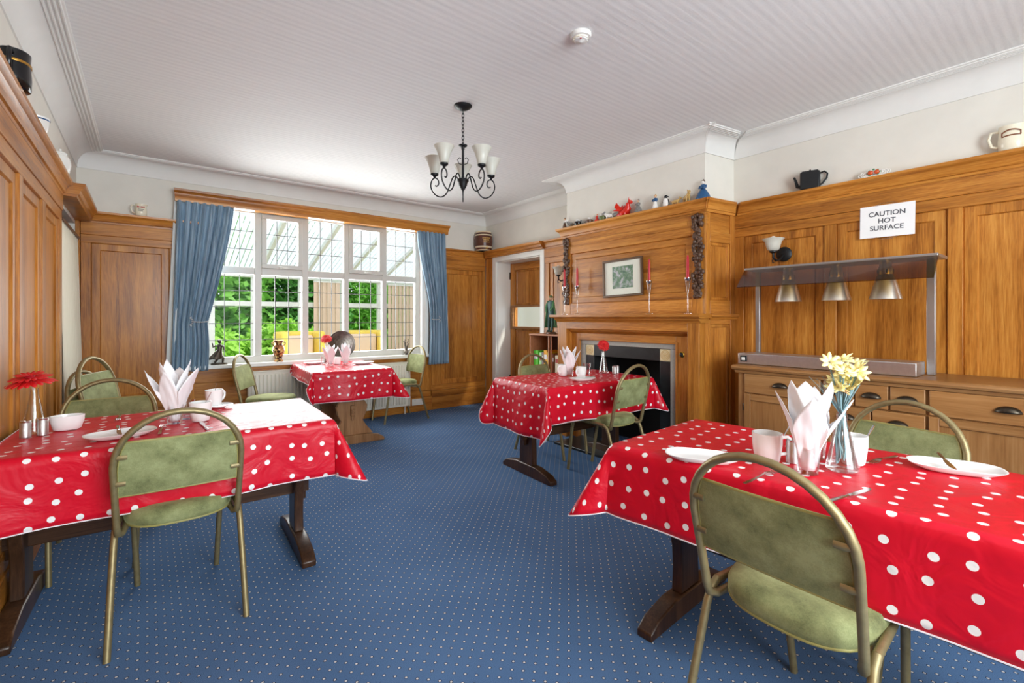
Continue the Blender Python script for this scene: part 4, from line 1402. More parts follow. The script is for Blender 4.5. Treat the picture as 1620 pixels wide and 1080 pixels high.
mug(0.285, 2.985, R_(40), 'white mug standing on a saucer at the far edge of the side wall table', 0.042, 0.085, TZ + 0.012)
spoon((0.28, 2.98, TZ + 0.03), (0.30, 3.03, TZ + 0.125), 'teaspoon in the mug on the saucer')
knife((0.195, 2.60), (0.205, 2.41), 'knife beside the near mug on the side wall table')

# -- table before the sideboard
plate(1.50, 0.86, R_(-60), 'white oval plate at the near corner of the sideboard table')
fork((1.555, 0.645), (1.385, 0.655), 'fork beside the foreground mug')
mug(1.665, 0.715, R_(-50), 'white mug beside the steel shaker on the sideboard table', 0.047, 0.096)
spoon((1.67, 0.70, TZ + 0.02), (1.72, 0.66, TZ + 0.13), 'teaspoon in the mug beside the steel shaker')
shaker(1.715, 0.655, 'steel shaker behind the mug handle on the sideboard table', 0.02, 0.078)
tumbler(1.635, 0.58, 'tumbler holding the big napkin on the sideboard table', 0.038, 0.105)
napkin(1.635, 0.58, 1.1, 'big white napkin fanned out of a tumbler beside the yellow flowers', 0.295, 0.105, 9)
tumbler(1.83, 0.625, 'tumbler half hidden behind the big napkin', 0.036, 0.10)
vase(1.755, 0.525, 'glass vase holding a bunch of yellow flowers', 0.185, 0.045)
mug(1.86, 0.525, R_(200), 'white mug behind the vase of yellow flowers', 0.042, 0.096)
spoon((1.86, 0.52, TZ + 0.02), (1.90, 0.478, TZ + 0.13), 'teaspoon in the mug behind the yellow flowers')
fork((1.92, 0.482), (2.05, 0.46), 'dark fork lying before the far sideboard chair')
plate(2.03, 0.30, R_(-70), 'white oval plate with a knife on it, by the far chair of the sideboard table')
knife((1.955, 0.292), (2.13, 0.355), 'knife laid on the plate by the far sideboard chair', TZ + 0.02)
knife((1.60, 0.415), (1.43, 0.45), 'knife on the near edge of the sideboard table')
rb = random.Random(11)
heads = []
for k in range(16):
    a, rr = rb.uniform(0, 2 * PI), rb.uniform(0.012, 0.07)
    heads.append((1.772 + rr * math.cos(a), 0.515 + rr * math.sin(a), TZ + 0.252 + 0.095 * (k / 15) + rb.uniform(-0.015, 0.015)))
for k, hd in enumerate(heads):
    root = thing('yellow_flower', 'pale yellow daisy-like flower in the bunch on the sideboard table', 'flower', T(1.755, 0.525, TZ), 'yellow flowers in the glass vase')
    h_ = Vector(hd)
    b = MB()
    base = Vector((1.755 - 0.012 + rb.uniform(-0.012, 0.012), 0.525 + rb.uniform(-0.015, 0.015), TZ + 0.02 + rb.uniform(0, 0.03)))
    neck = Vector((1.755 + rb.uniform(-0.008, 0.008), 0.525 + rb.uniform(-0.008, 0.008), TZ + 0.18))
    b.tube([base, base.lerp(neck, 0.5) + Vector((rb.uniform(-0.01, 0.01), rb.uniform(-0.01, 0.01), 0)), neck, neck.lerp(h_, 0.6), h_], 0.0026, 5)
    b.build('stem', 'stem_green', root, world=True)
    b = MB()
    Mh = Matrix.Translation(h_) @ Matrix.Rotation(rb.uniform(-0.8, 0.8), 4, 'X') @ Matrix.Rotation(rb.uniform(-0.8, 0.8), 4, 'Y')
    for i in range(8):
        a = 2 * PI * i / 8 + rb.uniform(-0.1, 0.1)
        q_ = rb.uniform(0.030, 0.040)
        vs = []
        for t, w_ in ((0.1, 0.3), (0.45, 1.0), (0.8, 0.7), (1.0, 0.1)):
            for s_ in (-1, 1):
                c_ = (q_ * t, s_ * 0.0075 * w_, q_ * 0.35 * t * (1 - 0.3 * t))
                vs.append((c_[0] * math.cos(a) - c_[1] * math.sin(a), c_[0] * math.sin(a) + c_[1] * math.cos(a), c_[2]))
        b.add(vs, [(2 * i_, 2 * i_ + 1, 2 * i_ + 3, 2 * i_ + 2) for i_ in range(3)], Mh)
    b.build('petals', 'petal_yellow', root, world=True, smooth=30, solid=0.001)
b = MB()
for k in range(14):
    p0 = Vector((1.755, 0.525, TZ + 0.17)); p1 = Vector((1.735 + rb.uniform(-0.06, 0.02), 0.55 + rb.uniform(-0.03, 0.05), TZ + rb.uniform(0.25, 0.31)))
    b.tube([p0, p0.lerp(p1, 0.5) + Vector((0, 0, 0.01)), p1], [0.001, 0.0008, 0.0004], 4)
tag(b.build('grass_spray', 'stem_green', smooth=0), 'fine grey-green grass spray among the yellow flowers', 'foliage', kind='stuff')

# -- table before the fireplace
mug(2.76, 2.83, R_(190), 'white mug beside the napkin on the fireplace table', 0.043, 0.094)
tumbler(2.80, 2.79, 'tumbler holding the napkin on the fireplace table')
napkin(2.80, 2.79, 0.2, 'white napkin fanned out of a tumbler on the fireplace table', 0.25, 0.085, 14)
mug(2.77, 2.63, R_(190), 'white mug behind the plate on the fireplace table', 0.042, 0.09)
spoon((2.77, 2.62, TZ + 0.02), (2.74, 2.66, TZ + 0.125), 'teaspoon in the mug on the fireplace table')
plate(2.68, 2.53, R_(-8), 'white oval plate with a knife on it, on the fireplace table', 0.11, 0.065)
knife((2.61, 2.55), (2.76, 2.50), 'knife laid on the plate on the fireplace table', TZ + 0.02)
tumbler(3.02, 2.80, 'empty tumbler in the middle of the fireplace table', 0.034, 0.09)
vase(3.17, 2.74, 'glass bud vase before the fireplace holding a red gerbera', 0.19)
gerbera(3.17, 2.74, (3.15, 2.72, 0.965), 0.056, 'red gerbera in the vase before the fireplace', (0.9, -0.55), 3)
shaker(3.215, 2.655, 'steel shaker beside the vase on the fireplace table', 0.019, 0.07)
shaker(3.265, 2.665, 'steel shaker nearest the slate fireplace', 0.019, 0.07)

# -- table under the window
plate(1.40, 5.18, R_(15), 'white oval plate near the radiator end of the window table')
tumbler(1.44, 5.00, 'empty tumbler on the window table beside the napkins', 0.036, 0.09)
tumbler(1.475, 4.91, 'tumbler holding the spiky napkin on the window table', 0.034, 0.10)
napkin(1.475, 4.91, 0.9, 'spiky white napkin nearer the red flower on the window table', 0.225, 0.07, 21)
vase(1.50, 5.10, 'glass bud vase on the window table holding a red gerbera', 0.19, 0.036)
gerbera(1.50, 5.10, (1.485, 5.08, 0.985), 0.06, 'red gerbera in the vase under the window', (0.7, -0.3), 6)
b = MB(); b.lathe([(0.03, 0), (0.036, 0.004), (0.04, 0.075), (0.037, 0.075), (0.03, 0.01), (0, 0.009)], 24, T(1.575, 5.0, TZ))
tag(b.build('sugar_pot', 'china', smooth=45), 'plain white pot between the napkins on the window table', 'pot')
tumbler(1.63, 4.90, 'tumbler holding the rounded napkin on the window table', 0.034, 0.10)
napkin(1.63, 4.90, 2.0, 'rounded white napkin in front of the pewter tray', 0.23, 0.06, 25)
plate(1.80, 4.86, R_(15), 'white oval plate at the open end of the window table')

# ================================================================== CEILING FITTINGS
ch = thing('chandelier', 'black wrought iron five-arm chandelier with frosted glass shades', 'chandelier', T(1.69, 2.70, 0))
MC = T(1.69, 2.70)
b = MB(); b.lathe([(0.0, 2.612), (0.02, 2.613), (0.04, 2.62), (0.058, 2.632), (0.062, 2.64)], 28, MC); b.build('ceiling_rose', 'black_iron', ch, world=True)
for k in range(9):
    z = 2.598 - k * 0.025
    b = MB()
    rot = Matrix.Translation((1.69, 2.70, z)) @ Matrix.Rotation((PI / 2) * (k % 2) + 0.4, 4, 'Z')
    b.tube([(0.008 * math.cos(a), 0, 0.017 * math.sin(a)) for a in [2 * PI * i / 12 for i in range(12)]], 0.0024, 6, True, M=rot)
    b.build('chain_link', 'black_iron', ch, world=True)
b = MB(); b.lathe([(0.0, 2.392), (0.006, 2.39), (0.006, 2.378), (0.03, 2.372), (0.028, 2.366), (0.012, 2.36), (0.011, 2.345), (0.008, 2.34), (0.008, 2.16), (0.012, 2.15), (0.038, 2.14), (0.04, 2.13), (0.03, 2.115), (0.028, 2.1), (0.016, 2.078), (0.012, 2.07), (0.006, 2.062), (0.004, 2.03), (0.001, 1.99)][::-1], 20, MC)
b.build('column', 'black_iron', ch, world=True)
b = MB()
for s in (1, -1):
    b.tube([(s * 0.008, 0, 2.24), (s * 0.03, 0, 2.25), (s * 0.036, 0, 2.275), (s * 0.022, 0, 2.29), (s * 0.014, 0, 2.278)], 0.003, 6, M=T(1.69, 2.70, 0, -0.66))
b.build('scroll', 'black_iron', ch, world=True)
camdir = math.atan2(-2.70, -1.69)
for k in range(5):
    A = T(1.69, 2.70, 0, camdir + R_(36 + 72 * k))
    pr = [(0.03, 2.135), (0.05, 2.165), (0.072, 2.158), (0.092, 2.11), (0.115, 2.055), (0.15, 2.03), (0.19, 2.04), (0.222, 2.075), (0.232, 2.115), (0.222, 2.15), (0.2, 2.162), (0.18, 2.148), (0.175, 2.12), (0.19, 2.105), (0.203, 2.114)]
    # smooth the curve
    pts = []
    for i in range(len(pr) - 1):
        p0, p1, p2, p3 = pr[max(i - 1, 0)], pr[i], pr[i + 1], pr[min(i + 2, len(pr) - 1)]
        for t in (0, 0.33, 0.66):
            pts.append(tuple(0.5 * ((2 * p1[j]) + (p2[j] - p0[j]) * t + (2 * p0[j] - 5 * p1[j] + 4 * p2[j] - p3[j]) * t * t + (-p0[j] + 3 * p1[j] - 3 * p2[j] + p3[j]) * t ** 3) for j in (0, 1)))
    b = MB(); b.tube([(r, 0, z) for r, z in pts], 0.0045, 7, M=A)
    arm = b.build('arm', 'black_iron', ch, world=True, smooth=60)
    Mc = A @ Matrix.Translation((0.205, 0, 0))
    b = MB(); b.lathe([(0.005, 2.158), (0.01, 2.172), (0.026, 2.182), (0.027, 2.192), (0.014, 2.194)], 18, Mc); b.build('cup', 'black_iron', arm, world=True)
    b = MB(); b.lathe([(0.022, 2.19), (0.03, 2.20), (0.036, 2.235), (0.048, 2.27), (0.066, 2.302), (0.063, 2.302), (0.045, 2.268), (0.033, 2.235), (0.02, 2.196), (0, 2.196)], 26, Mc); b.build('glass_shade', 'frosted_shade', arm, world=True, smooth=60)

sd = thing('smoke_detector', 'round white smoke detector on the ceiling', 'smoke detector', T(1.735, 1.65, 2.64))
MS = T(1.735, 1.65)
b = MB(); b.lathe([(0.0, 2.598), (0.012, 2.6), (0.016, 2.604), (0.032, 2.606), (0.036, 2.612), (0.034, 2.618), (0.05, 2.62), (0.053, 2.628), (0.053, 2.64)], 30, MS); b.build('housing', 'upvc', sd, world=True)
b = MB(); b.lathe([(0.0385, 2.611), (0.0385, 2.619)], 30, MS)
for k in range(12):
    a = 2 * PI * k / 12
    b.box(0.033, -0.003, 2.609, 0.0385, 0.003, 2.62, MS @ Matrix.Rotation(a, 4, 'Z'))
b.build('vent_ring', 'radiator_white', sd, world=True)
b = MB(); b.ball((1.735 - 0.02, 1.65 - 0.02, 2.605), 0.004, 8, 6); b.build('indicator', 'ink_red', sd, world=True)

# ================================================================== WALL LIGHTS
def sconce(label, wall, yw, shade_c, zc, n):
    s = thing('wall_light', label, 'wall light', T(wall, yw, zc), 'wall lights with frosted bowls')
    b = MB(); b.lathe([(0.055, 0), (0.055, 0.008), (0.045, 0.016), (0.02, 0.022), (0, 0.023)], 26, T(wall, yw, zc - 0.01) @ Matrix.Rotation(-PI / 2, 4, 'Y')); b.build('back_plate', 'black_iron', s, world=True)
    x1, y1 = shade_c
    b = MB(); b.tube([(wall - 0.015, yw, zc - 0.015), (lerp(wall, x1, 0.4), lerp(yw, y1, 0.4), zc - 0.05), (lerp(wall, x1, 0.75), lerp(yw, y1, 0.75), zc - 0.065), (x1, y1, zc - 0.045), (x1, y1, zc - 0.01), (x1, y1, zc)], 0.008, 8); b.build('arm', 'black_iron', s, world=True, smooth=70)
    b = MB(); b.tube([(x1 + 0.004, y1, zc - 0.05), (x1 - 0.015, y1, zc - 0.065), (x1 - 0.008, y1, zc - 0.085), (x1 + 0.01, y1, zc - 0.08)], 0.004, 6); b.build('scroll', 'black_iron', s, world=True)
    b = MB(); b.lathe([(0.01, zc - 0.012), (0.026, zc - 0.004), (0.026, zc + 0.006), (0.0, zc + 0.006)], 20, T(x1, y1)); b.build('cup', 'black_iron', s, world=True)
    b = MB(); b.lathe([(0.022, zc + 0.004), (0.04, zc + 0.016), (0.05, zc + 0.05), (0.057, zc + 0.075), (0.075, zc + 0.095), (0.072, zc + 0.096), (0.053, zc + 0.076), (0.046, zc + 0.05), (0.036, zc + 0.018), (0, zc + 0.008)], 28, T(x1, y1)); b.build('glass_bowl', 'frosted_shade', s, world=True, smooth=60)
    b = MB(); b.ball((x1, y1, zc + 0.085), (0.026, 0.026, 0.03), 16, 10); b.lathe([(0.014, zc + 0.01), (0.015, zc + 0.066)], 12, T(x1, y1)); b.build('bulb', 'bulb_white', s, world=True)
sconce('frosted wall light above the tinted heat lamp guard', 3.79, 1.505, (3.65, 1.525), 1.69, -1)
sconce('frosted wall light between the door and the fireplace', 3.79, 3.80, (3.70, 3.865), 1.685, -1)

# ================================================================== MANTEL
def candlestick(y, lab, lab2, x=3.36):
    z0 = 1.232
    s = thing('candlestick', lab, 'candlestick', T(x, y, z0), 'tall glass candlesticks')
    b = MB(); b.lathe([(0.030, z0), (0.030, z0 + 0.004), (0.008, z0 + 0.012), (0.005, z0 + 0.03), (0.005, z0 + 0.15), (0.012, z0 + 0.21), (0.024, z0 + 0.272), (0.022, z0 + 0.272), (0.009, z0 + 0.215), (0, z0 + 0.2)], 18, T(x, y)); b.build('glass_stem', 'table_glass', s, world=True, smooth=60)
    b = MB(); b.lathe([(0.0, z0 + 0.256), (0.0135, z0 + 0.258), (0.025, z0 + 0.276), (0.025, z0 + 0.284), (0.014, z0 + 0.284), (0.0, z0 + 0.284)], 18, T(x, y)); b.build('metal_cup', 'cutlery_steel', s, world=True)
    c = thing('candle', lab2, 'candle', T(x, y, z0 + 0.285), 'red dinner candles')
    b = MB(); b.lathe([(0.0115, z0 + 0.285), (0.0115, z0 + 0.29), (0.0095, z0 + 0.44), (0.006, z0 + 0.462), (0, z0 + 0.465)], 14, T(x, y)); b.build('wax', 'candle_red', c, world=True)
    b = MB(); b.tube([(x, y, z0 + 0.462), (x + 0.001, y, z0 + 0.474)], 0.0012, 5); b.build('wick', 'ink_grey', c, world=True)
candlestick(3.422, 'glass candlestick at the end of the mantel nearest the bookcase', 'red candle on the mantel nearest the bookcase')
candlestick(3.244, 'glass candlestick between the far carving and the picture', 'red candle between the far carving and the picture')
candlestick(2.401, 'glass candlestick beside the framed picture on its near side', 'red candle beside the framed picture on its near side')
candlestick(2.042, 'glass candlestick before the near carved drop', 'red candle before the near carved drop')
pc = thing('framed_picture', 'small framed garden photograph hanging askew on the overmantel', 'picture', T(3.425, 2.732, 1.567))
MP = Matrix.Translation((3.424, 2.732, 1.567)) @ Matrix.Rotation(R_(-1.6), 4, 'X') @ Matrix(((0, 0, -1, 0), (-1, 0, 0, 0), (0, 1, 0, 0), (0, 0, 0, 1)))
for a0, b0, a1, b1 in ((-0.225, 0.153, 0.225, 0.173), (-0.225, -0.173, 0.225, -0.153), (-0.225, -0.153, -0.205, 0.153), (0.205, -0.153, 0.225, 0.153)):
    b = MB(); b.box(a0, b0, -0.004, a1, b1, 0.018, MP); b.build('frame_bar', 'picture_frame', pc, world=True, bevel=0.003)
b = MB(); b.box(-0.206, -0.154, -0.004, 0.206, 0.154, 0.004, MP); b.build('mount', 'mount_card', pc, world=True, smooth=0)
b = MB(); b.box(-0.115, -0.095, 0.004, 0.118, 0.108, 0.0055, MP); b.build('photograph', 'garden_print', pc, world=True, smooth=0)
b = MB(); b.box(-0.206, -0.154, 0.009, 0.206, 0.154, 0.0105, MP); b.build('glazing', 'window_glass', pc, world=True, smooth=0)

# ================================================================== BOOKCASE in the alcove
bc = thing('bookcase', 'low open bookcase in the alcove between door and fireplace', 'bookcase', T(3.64, 3.9))
bx('side', 'bookcase_wood', bc, (3.50, 4.125, 0), (3.785, 4.14, 1.0), 0.002)
bx('side', 'bookcase_wood', bc, (3.50, 3.56, 0), (3.785, 3.575, 1.0), 0.002)
bx('top', 'bookcase_wood', bc, (3.49, 3.56, 1.0), (3.785, 4.14, 1.018), 0.002)
bx('shelf', 'bookcase_wood', bc, (3.505, 3.575, 0.55), (3.775, 4.125, 0.566), 0.002)
bx('shelf', 'bookcase_wood', bc, (3.505, 3.575, 0.08), (3.775, 4.125, 0.096), 0.002)
bx('back', 'bookcase_dark', bc, (3.772, 3.575, 0.02), (3.783, 4.125, 1.0))
bx('divider', 'bookcase_wood', bc, (3.52, 3.83, 0.566), (3.535, 3.848, 1.0), 0.002)
bx('divider', 'bookcase_wood', bc, (3.52, 3.79, 0.566), (3.535, 3.806, 1.0), 0.002)
BK = [(4.045, 0.075, 0.255, 'cover_green', 'bright green book at the door end of the bookcase shelf'),
      (3.985, 0.038, 0.235, 'cover_mint', 'pale green book beside the bright green one'),
      (3.95, 0.03, 0.24, 'cover_grey', 'grey-mauve book in the bookcase'),
      (3.89, 0.055, 0.265, 'cover_orange', 'orange book in the middle of the bookcase shelf'),
      (3.845, 0.04, 0.245, 'cover_yellow', 'yellow book beside the orange one'),
      (3.775, 0.05, 0.235, 'cover_brown', 'brown book behind the bookcase slats'),
      (3.70, 0.06, 0.22, 'cover_cream', 'cream book toward the fireplace end of the bookcase'),
      (3.62, 0.07, 0.215, 'cover_red', 'dull red book at the fireplace end of the bookcase')]
for (y0, w, h, mt, lab) in BK:
    k = thing('book', lab, 'book', T(3.65, y0 + w / 2, 0.566), 'books on the bookcase shelf')
    m = MB(); m.box(3.55, y0, 0.567, 3.74, y0 + 0.004, 0.567 + h); m.box(3.55, y0 + w - 0.006, 0.567, 3.74, y0 + w - 0.002, 0.567 + h); m.box(3.546, y0, 0.567, 3.551, y0 + w - 0.002, 0.567 + h)
    m.build('cover', mt, k, world=True, smooth=0)
    bx('pages', 'paper_edge', k, (3.552, y0 + 0.004, 0.571), (3.736, y0 + w - 0.006, 0.567 + h - 0.004))
    bx('spine_label', 'paper_white' if mt not in ('cover_cream', 'cover_mint') else 'cover_red', k, (3.5445, y0 + 0.006, 0.567 + h * 0.62), (3.546, y0 + w - 0.008, 0.567 + h * 0.82))
# cloaked figurine on the bookcase
st = thing('cloaked_figurine', 'painted figurine in a green cloak and cap standing on the bookcase', 'figurine', T(3.56, 3.84, 1.018))
Mg = T(3.56, 3.84, 1.018, PI)
b = MB(); b.lathe([(0.062, 0), (0.065, 0.006), (0.06, 0.02), (0.05, 0.026), (0, 0.026)], 20, Mg, 0.8, 1.1); b.build('plinth', 'brown_glaze', st, world=True)
for s in (-1, 1):
    b = MB()
    b.tube([(0.01 + 0.01 * s, s * 0.03, 0.03), (0.005, s * 0.028, 0.10), (0, s * 0.024, 0.18), (0, s * 0.018, 0.235)], [0.012, 0.015, 0.019, 0.024], 8, M=Mg)
    b.ball(Mg @ Vector((0.022 + 0.01 * s, s * 0.032, 0.034)), (0.028, 0.013, 0.011))
    b.build('leg', 'teal_paint', st, world=True)
b = MB(); b.lathe([(0.032, 0.22), (0.036, 0.26), (0.042, 0.31), (0.046, 0.345), (0.03, 0.37), (0.012, 0.376)], 18, Mg, 0.72, 1.1); b.build('tunic', 'teal_paint', st, world=True)
b = MB()
def cloak(s, t):
    a = PI * (0.42 + 1.16 * s)
    r = 0.036 + 0.038 * t ** 0.8 + 0.004 * math.sin(s * 22) * t
    return Mg @ Vector((0.75 * r * math.cos(a) + 0.006, 1.15 * r * math.sin(a), 0.372 - 0.30 * t))
b.grid(cloak, 26, 14); b.build('cloak', 'green_paint', st, world=True, smooth=70, solid=0.005)
b = MB(); b.tube([(0.012, 0.046, 0.345), (0.03, 0.056, 0.29), (0.045, 0.03, 0.262)], [0.014, 0.012, 0.009], 8, M=Mg); b.build('arm', 'green_paint', st, world=True)
b = MB(); b.tube([(0.012, -0.046, 0.345), (0.022, -0.06, 0.30), (0.02, -0.058, 0.25)], [0.014, 0.012, 0.009], 8, M=Mg); b.build('arm', 'green_paint', st, world=True)
b = MB(); b.ball(Mg @ Vector((0.004, 0, 0.40)), (0.02, 0.018, 0.024)); b.ball(Mg @ Vector((0.024, 0, 0.398)), (0.005, 0.004, 0.006), 6, 5); b.build('head', 'skin_glaze', st, world=True)
b = MB(); b.lathe([(0.024, 0.408), (0.023, 0.42), (0.014, 0.432), (0, 0.434)], 16, Mg); b.build('cap', 'olive_paint', st, world=True)

# ================================================================== ORNAMENTS ON THE OVERMANTEL
OZ, OX = 2.126, 3.425
def fig(name, y, h, skirt, mats, label, turn=PI, base=None):
    """standing china figure: gown or legs, bust, head, hair"""
    t = thing(name, label, 'figurine', T(OX, y, OZ), 'china ornaments on the overmantel')
    M_ = T(OX, y, OZ, turn, s=h)
    b = MB(); b.lathe([(skirt, 0), (skirt * 1.03, 0.03), (skirt * 0.9, 0.2), (skirt * 0.55, 0.42), (0.11, 0.52)], 20, M_, mod=lambda a, z: 1 + 0.05 * math.cos(7 * a)); b.build('skirt', mats[0], t, world=True, smooth=60)
    b = MB(); b.lathe([(0.10, 0.5), (0.13, 0.6), (0.15, 0.68), (0.09, 0.75), (0.045, 0.78)], 16, M_, 0.8, 1.1)
    for s in (-1, 1):
        b.tube([(0, s * 0.15, 0.69), (0.06, s * 0.19, 0.58), (0.14, s * 0.06, 0.54)], [0.05, 0.042, 0.03], 7, M=M_)
    b.build('bodice', mats[1], t, world=True, smooth=60)
    b = MB(); b.ball(M_ @ Vector((0, 0, 0.875)), 0.085 * h, 10, 8); b.lathe([(0.035, 0.76), (0.035, 0.82)], 8, M_); b.build('head', mats[2], t, world=True)
    b = MB(); b.ball(M_ @ Vector((-0.02, 0, 0.905)), (0.09 * h, 0.095 * h, 0.085 * h), 10, 8); b.ball(M_ @ Vector((-0.05, 0, 0.99)), 0.045 * h, 8, 6); b.build('hair', mats[3], t, world=True)
    return t
def beast(name, y, h, mats, label, turn=PI / 2):
    t = thing(name, label, 'figurine', T(OX, y, OZ), 'china ornaments on the overmantel')
    M_ = T(OX, y, OZ, turn, s=h)
    b = MB()
    prof = [(-0.62, 0.0, 0.5, 0.02), (-0.52, 0, 0.52, 0.16), (-0.3, 0, 0.52, 0.24), (0.0, 0, 0.5, 0.23), (0.28, 0, 0.54, 0.24), (0.44, 0, 0.66, 0.17), (0.55, 0, 0.8, 0.14)]
    b.tube([p[:3] for p in prof], [p[3] for p in prof], 10, M=M_)
    for s in (-1, 1):
        b.tube([(0.3, s * 0.13, 0.45), (0.31, s * 0.14, 0.22), (0.34, s * 0.14, 0.0)], [0.1, 0.07, 0.07], 7, M=M_)
        b.tube([(-0.38, s * 0.13, 0.46), (-0.45, s * 0.14, 0.24), (-0.4, s * 0.14, 0.0)], [0.13, 0.08, 0.07], 7, M=M_)
    b.tube([(-0.6, 0, 0.52), (-0.8, 0, 0.62), (-0.86, 0, 0.78)], [0.06, 0.05, 0.03], 7, M=M_)
    b.build('body', mats[0], t, world=True, smooth=60)
    b = MB(); b.ball(M_ @ Vector((0.62, 0, 0.88)), (0.17 * h, 0.17 * h, 0.16 * h), 10, 8); b.tube([(0.68, 0, 0.86), (0.88, 0, 0.8)], [0.11, 0.07], 8, M=M_)
    for s in (-1, 1):
        b.lathe([(0.06, 0), (0.05, 0.08), (0.0, 0.16)], 7, M_ @ Matrix.Translation((0.55, s * 0.1, 0.98)))
    b.build('head', mats[1], t, world=True, smooth=60)
def pot(y, h, mats, label):
    t = thing('miniature_pot', label, 'ornament', T(OX, y, OZ), 'china ornaments on the overmantel')
    M_ = T(OX, y, OZ, s=h)
    b = MB(); b.lathe([(0.3, 0), (0.42, 0.05), (0.52, 0.35), (0.5, 0.62), (0.4, 0.66), (0.36, 0.6), (0, 0.55)], 16, M_); b.build('pot', mats[0], t, world=True)
    b = MB()
    rr = random.Random(int(y * 100))
    for k in range(9):
        a = rr.uniform(0, 6.28); q_ = rr.uniform(0.1, 0.34)
        b.ball(M_ @ Vector((q_ * math.cos(a), q_ * math.sin(a), 0.72 + rr.uniform(0, 0.2))), 0.12 * h, 7, 5)
    b.build('filling', mats[1], t, world=True)
fig('china_figurine', 3.485, 0.115, 0.20, ('brown_glaze', 'white_glaze', 'skin_glaze', 'brown_glaze'), 'brown and white figurine at the far end of the overmantel')
beast('china_animal', 3.405, 0.075, ('grey_glaze', 'white_glaze'), 'small grey and white animal next to the far figurine', PI)
pot(3.293, 0.07, ('black_glaze', 'white_glaze'), 'tiny black pot toward the far end of the overmantel')
beast('china_animal', 3.225, 0.05, ('grey_glaze', 'grey_glaze'), 'very small grey animal between the tiny pots')
pot(3.14, 0.062, ('brown_glaze', 'white_glaze'), 'tiny brown pot with a white filling on the overmantel')
fig('china_figurine', 3.042, 0.075, 0.34, ('red_glaze', 'red_glaze', 'skin_glaze', 'red_glaze'), 'little red-cloaked figure among the tiny pots')
pot(2.97, 0.068, ('olive_paint', 'white_glaze'), 'tiny olive green pot beside the little red figure')
beast('china_animal', 2.893, 0.07, ('white_glaze', 'grey_glaze'), 'small white animal with a grey head on the overmantel', PI / 2 + 0.6)
beast('china_animal', 2.815, 0.062, ('grey_glaze', 'white_glaze'), 'small grey animal just beyond the red dragon', PI / 2 - 0.4)
# red dragon-like ornament
t = thing('red_dragon', 'bright red spiky dragon ornament on the overmantel', 'figurine', T(OX, 2.713, OZ), 'china ornaments on the overmantel')
M_ = T(OX, 2.713, OZ, PI / 2, s=0.12)
b = MB(); b.tube([(0.75, 0, 0.35), (0.7, 0, 0.12), (0.3, 0, 0.16), (-0.1, 0, 0.3), (-0.35, 0, 0.55), (-0.3, 0, 0.85), (-0.5, 0, 1.0)], [0.06, 0.14, 0.24, 0.28, 0.24, 0.15, 0.12], 10, M=M_)
for k in range(7):
    a = k / 6
    b.lathe([(0.09, 0), (0.0, 0.24)], 6, M_ @ Matrix.Translation((0.55 - 0.85 * a, 0, 0.3 + 0.5 * a)))
for s in (-1, 1):
    for q_ in (0.1, -0.3):
        b.tube([(q_, s * 0.16, 0.3), (q_ + 0.1, s * 0.22, 0.15), (q_ + 0.05, s * 0.2, 0.0)], [0.12, 0.09, 0.08], 7, M=M_)
b.build('body', 'red_glaze', t, world=True, smooth=50)
b = MB(); b.ball(M_ @ Vector((-0.55, 0, 0.98)), (0.026, 0.018, 0.017)); b.lathe([(0.05, 0), (0, 0.3)], 6, M_ @ Matrix.Translation((-0.45, 0.06, 1.08))); b.lathe([(0.05, 0), (0, 0.3)], 6, M_ @ Matrix.Translation((-0.45, -0.06, 1.08)))
b.build('head', 'red_glaze', t, world=True)
b = MB()
for s in (-1, 1):
    b.add([(0.1, s * 0.1, 0.5), (0.5, s * 0.35, 1.05), (0.75, s * 0.3, 0.75), (0.62, s * 0.22, 0.6), (0.9, s * 0.28, 0.5), (0.35, s * 0.12, 0.4)], [(0, 1, 2, 3), (0, 3, 4, 5)], M_)
b.build('wings', 'red_glaze', t, world=True, smooth=0, solid=0.004)
fig('china_figurine', 2.563, 0.125, 0.30, ('grey_glaze', 'grey_glaze', 'skin_glaze', 'grey_glaze'), 'grey patterned figurine beside the red dragon')
fig('china_figurine', 2.386, 0.13, 0.2, ('white_glaze', 'blue_glaze', 'skin_glaze', 'tan_glaze'), 'child figurine in blue and white in the middle of the overmantel')
# black and white bird
t = thing('china_bird', 'black and white bird ornament next to the blue and white child', 'figurine', T(OX, 2.285, OZ), 'china ornaments on the overmantel')
M_ = T(OX, 2.285, OZ, PI, s=0.105)
b = MB(); b.lathe([(0.12, 0), (0.2, 0.05), (0.26, 0.3), (0.2, 0.6), (0.12, 0.72)], 14, M_, 0.8, 0.9); b.build('breast', 'white_glaze', t, world=True)
b = MB(); b.ball(M_ @ Vector((0.02, 0.04, 0.84)), (0.014, 0.017, 0.014)); b.tube([(0.02, 0.12, 0.85), (0.02, 0.34, 0.8)], [0.06, 0.015], 7, M=M_)
b.tube([(-0.1, -0.16, 0.66), (-0.12, -0.26, 0.4), (-0.1, -0.22, 0.1)], [0.06, 0.12, 0.03], 8, M=M_); b.tube([(-0.16, 0.1, 0.66), (-0.2, 0.1, 0.4), (-0.2, 0.05, 0.08)], [0.06, 0.1, 0.03], 8, M=M_); b.build('head_and_wings', 'black_glaze', t, world=True)
beast('china_animal', 2.187, 0.06, ('tan_glaze', 'tan_glaze'), 'small tan animal lying low on the overmantel', -PI / 2)
beast('china_animal', 2.09, 0.085, ('tan_glaze', 'tan_glaze'), 'taller tan animal near the blue lady', -PI / 2 - 0.7)
fig('china_lady', 1.95, 0.155, 0.34, ('blue_glaze', 'blue_glaze', 'white_glaze', 'brown_glaze'), 'china lady in a wide blue gown at the near corner of the overmantel')

# ================================================================== ORNAMENTS ON THE PANELLING
def wire_handle(b, pts, r, M):
    b.tube(pts, r, 8, M=M)
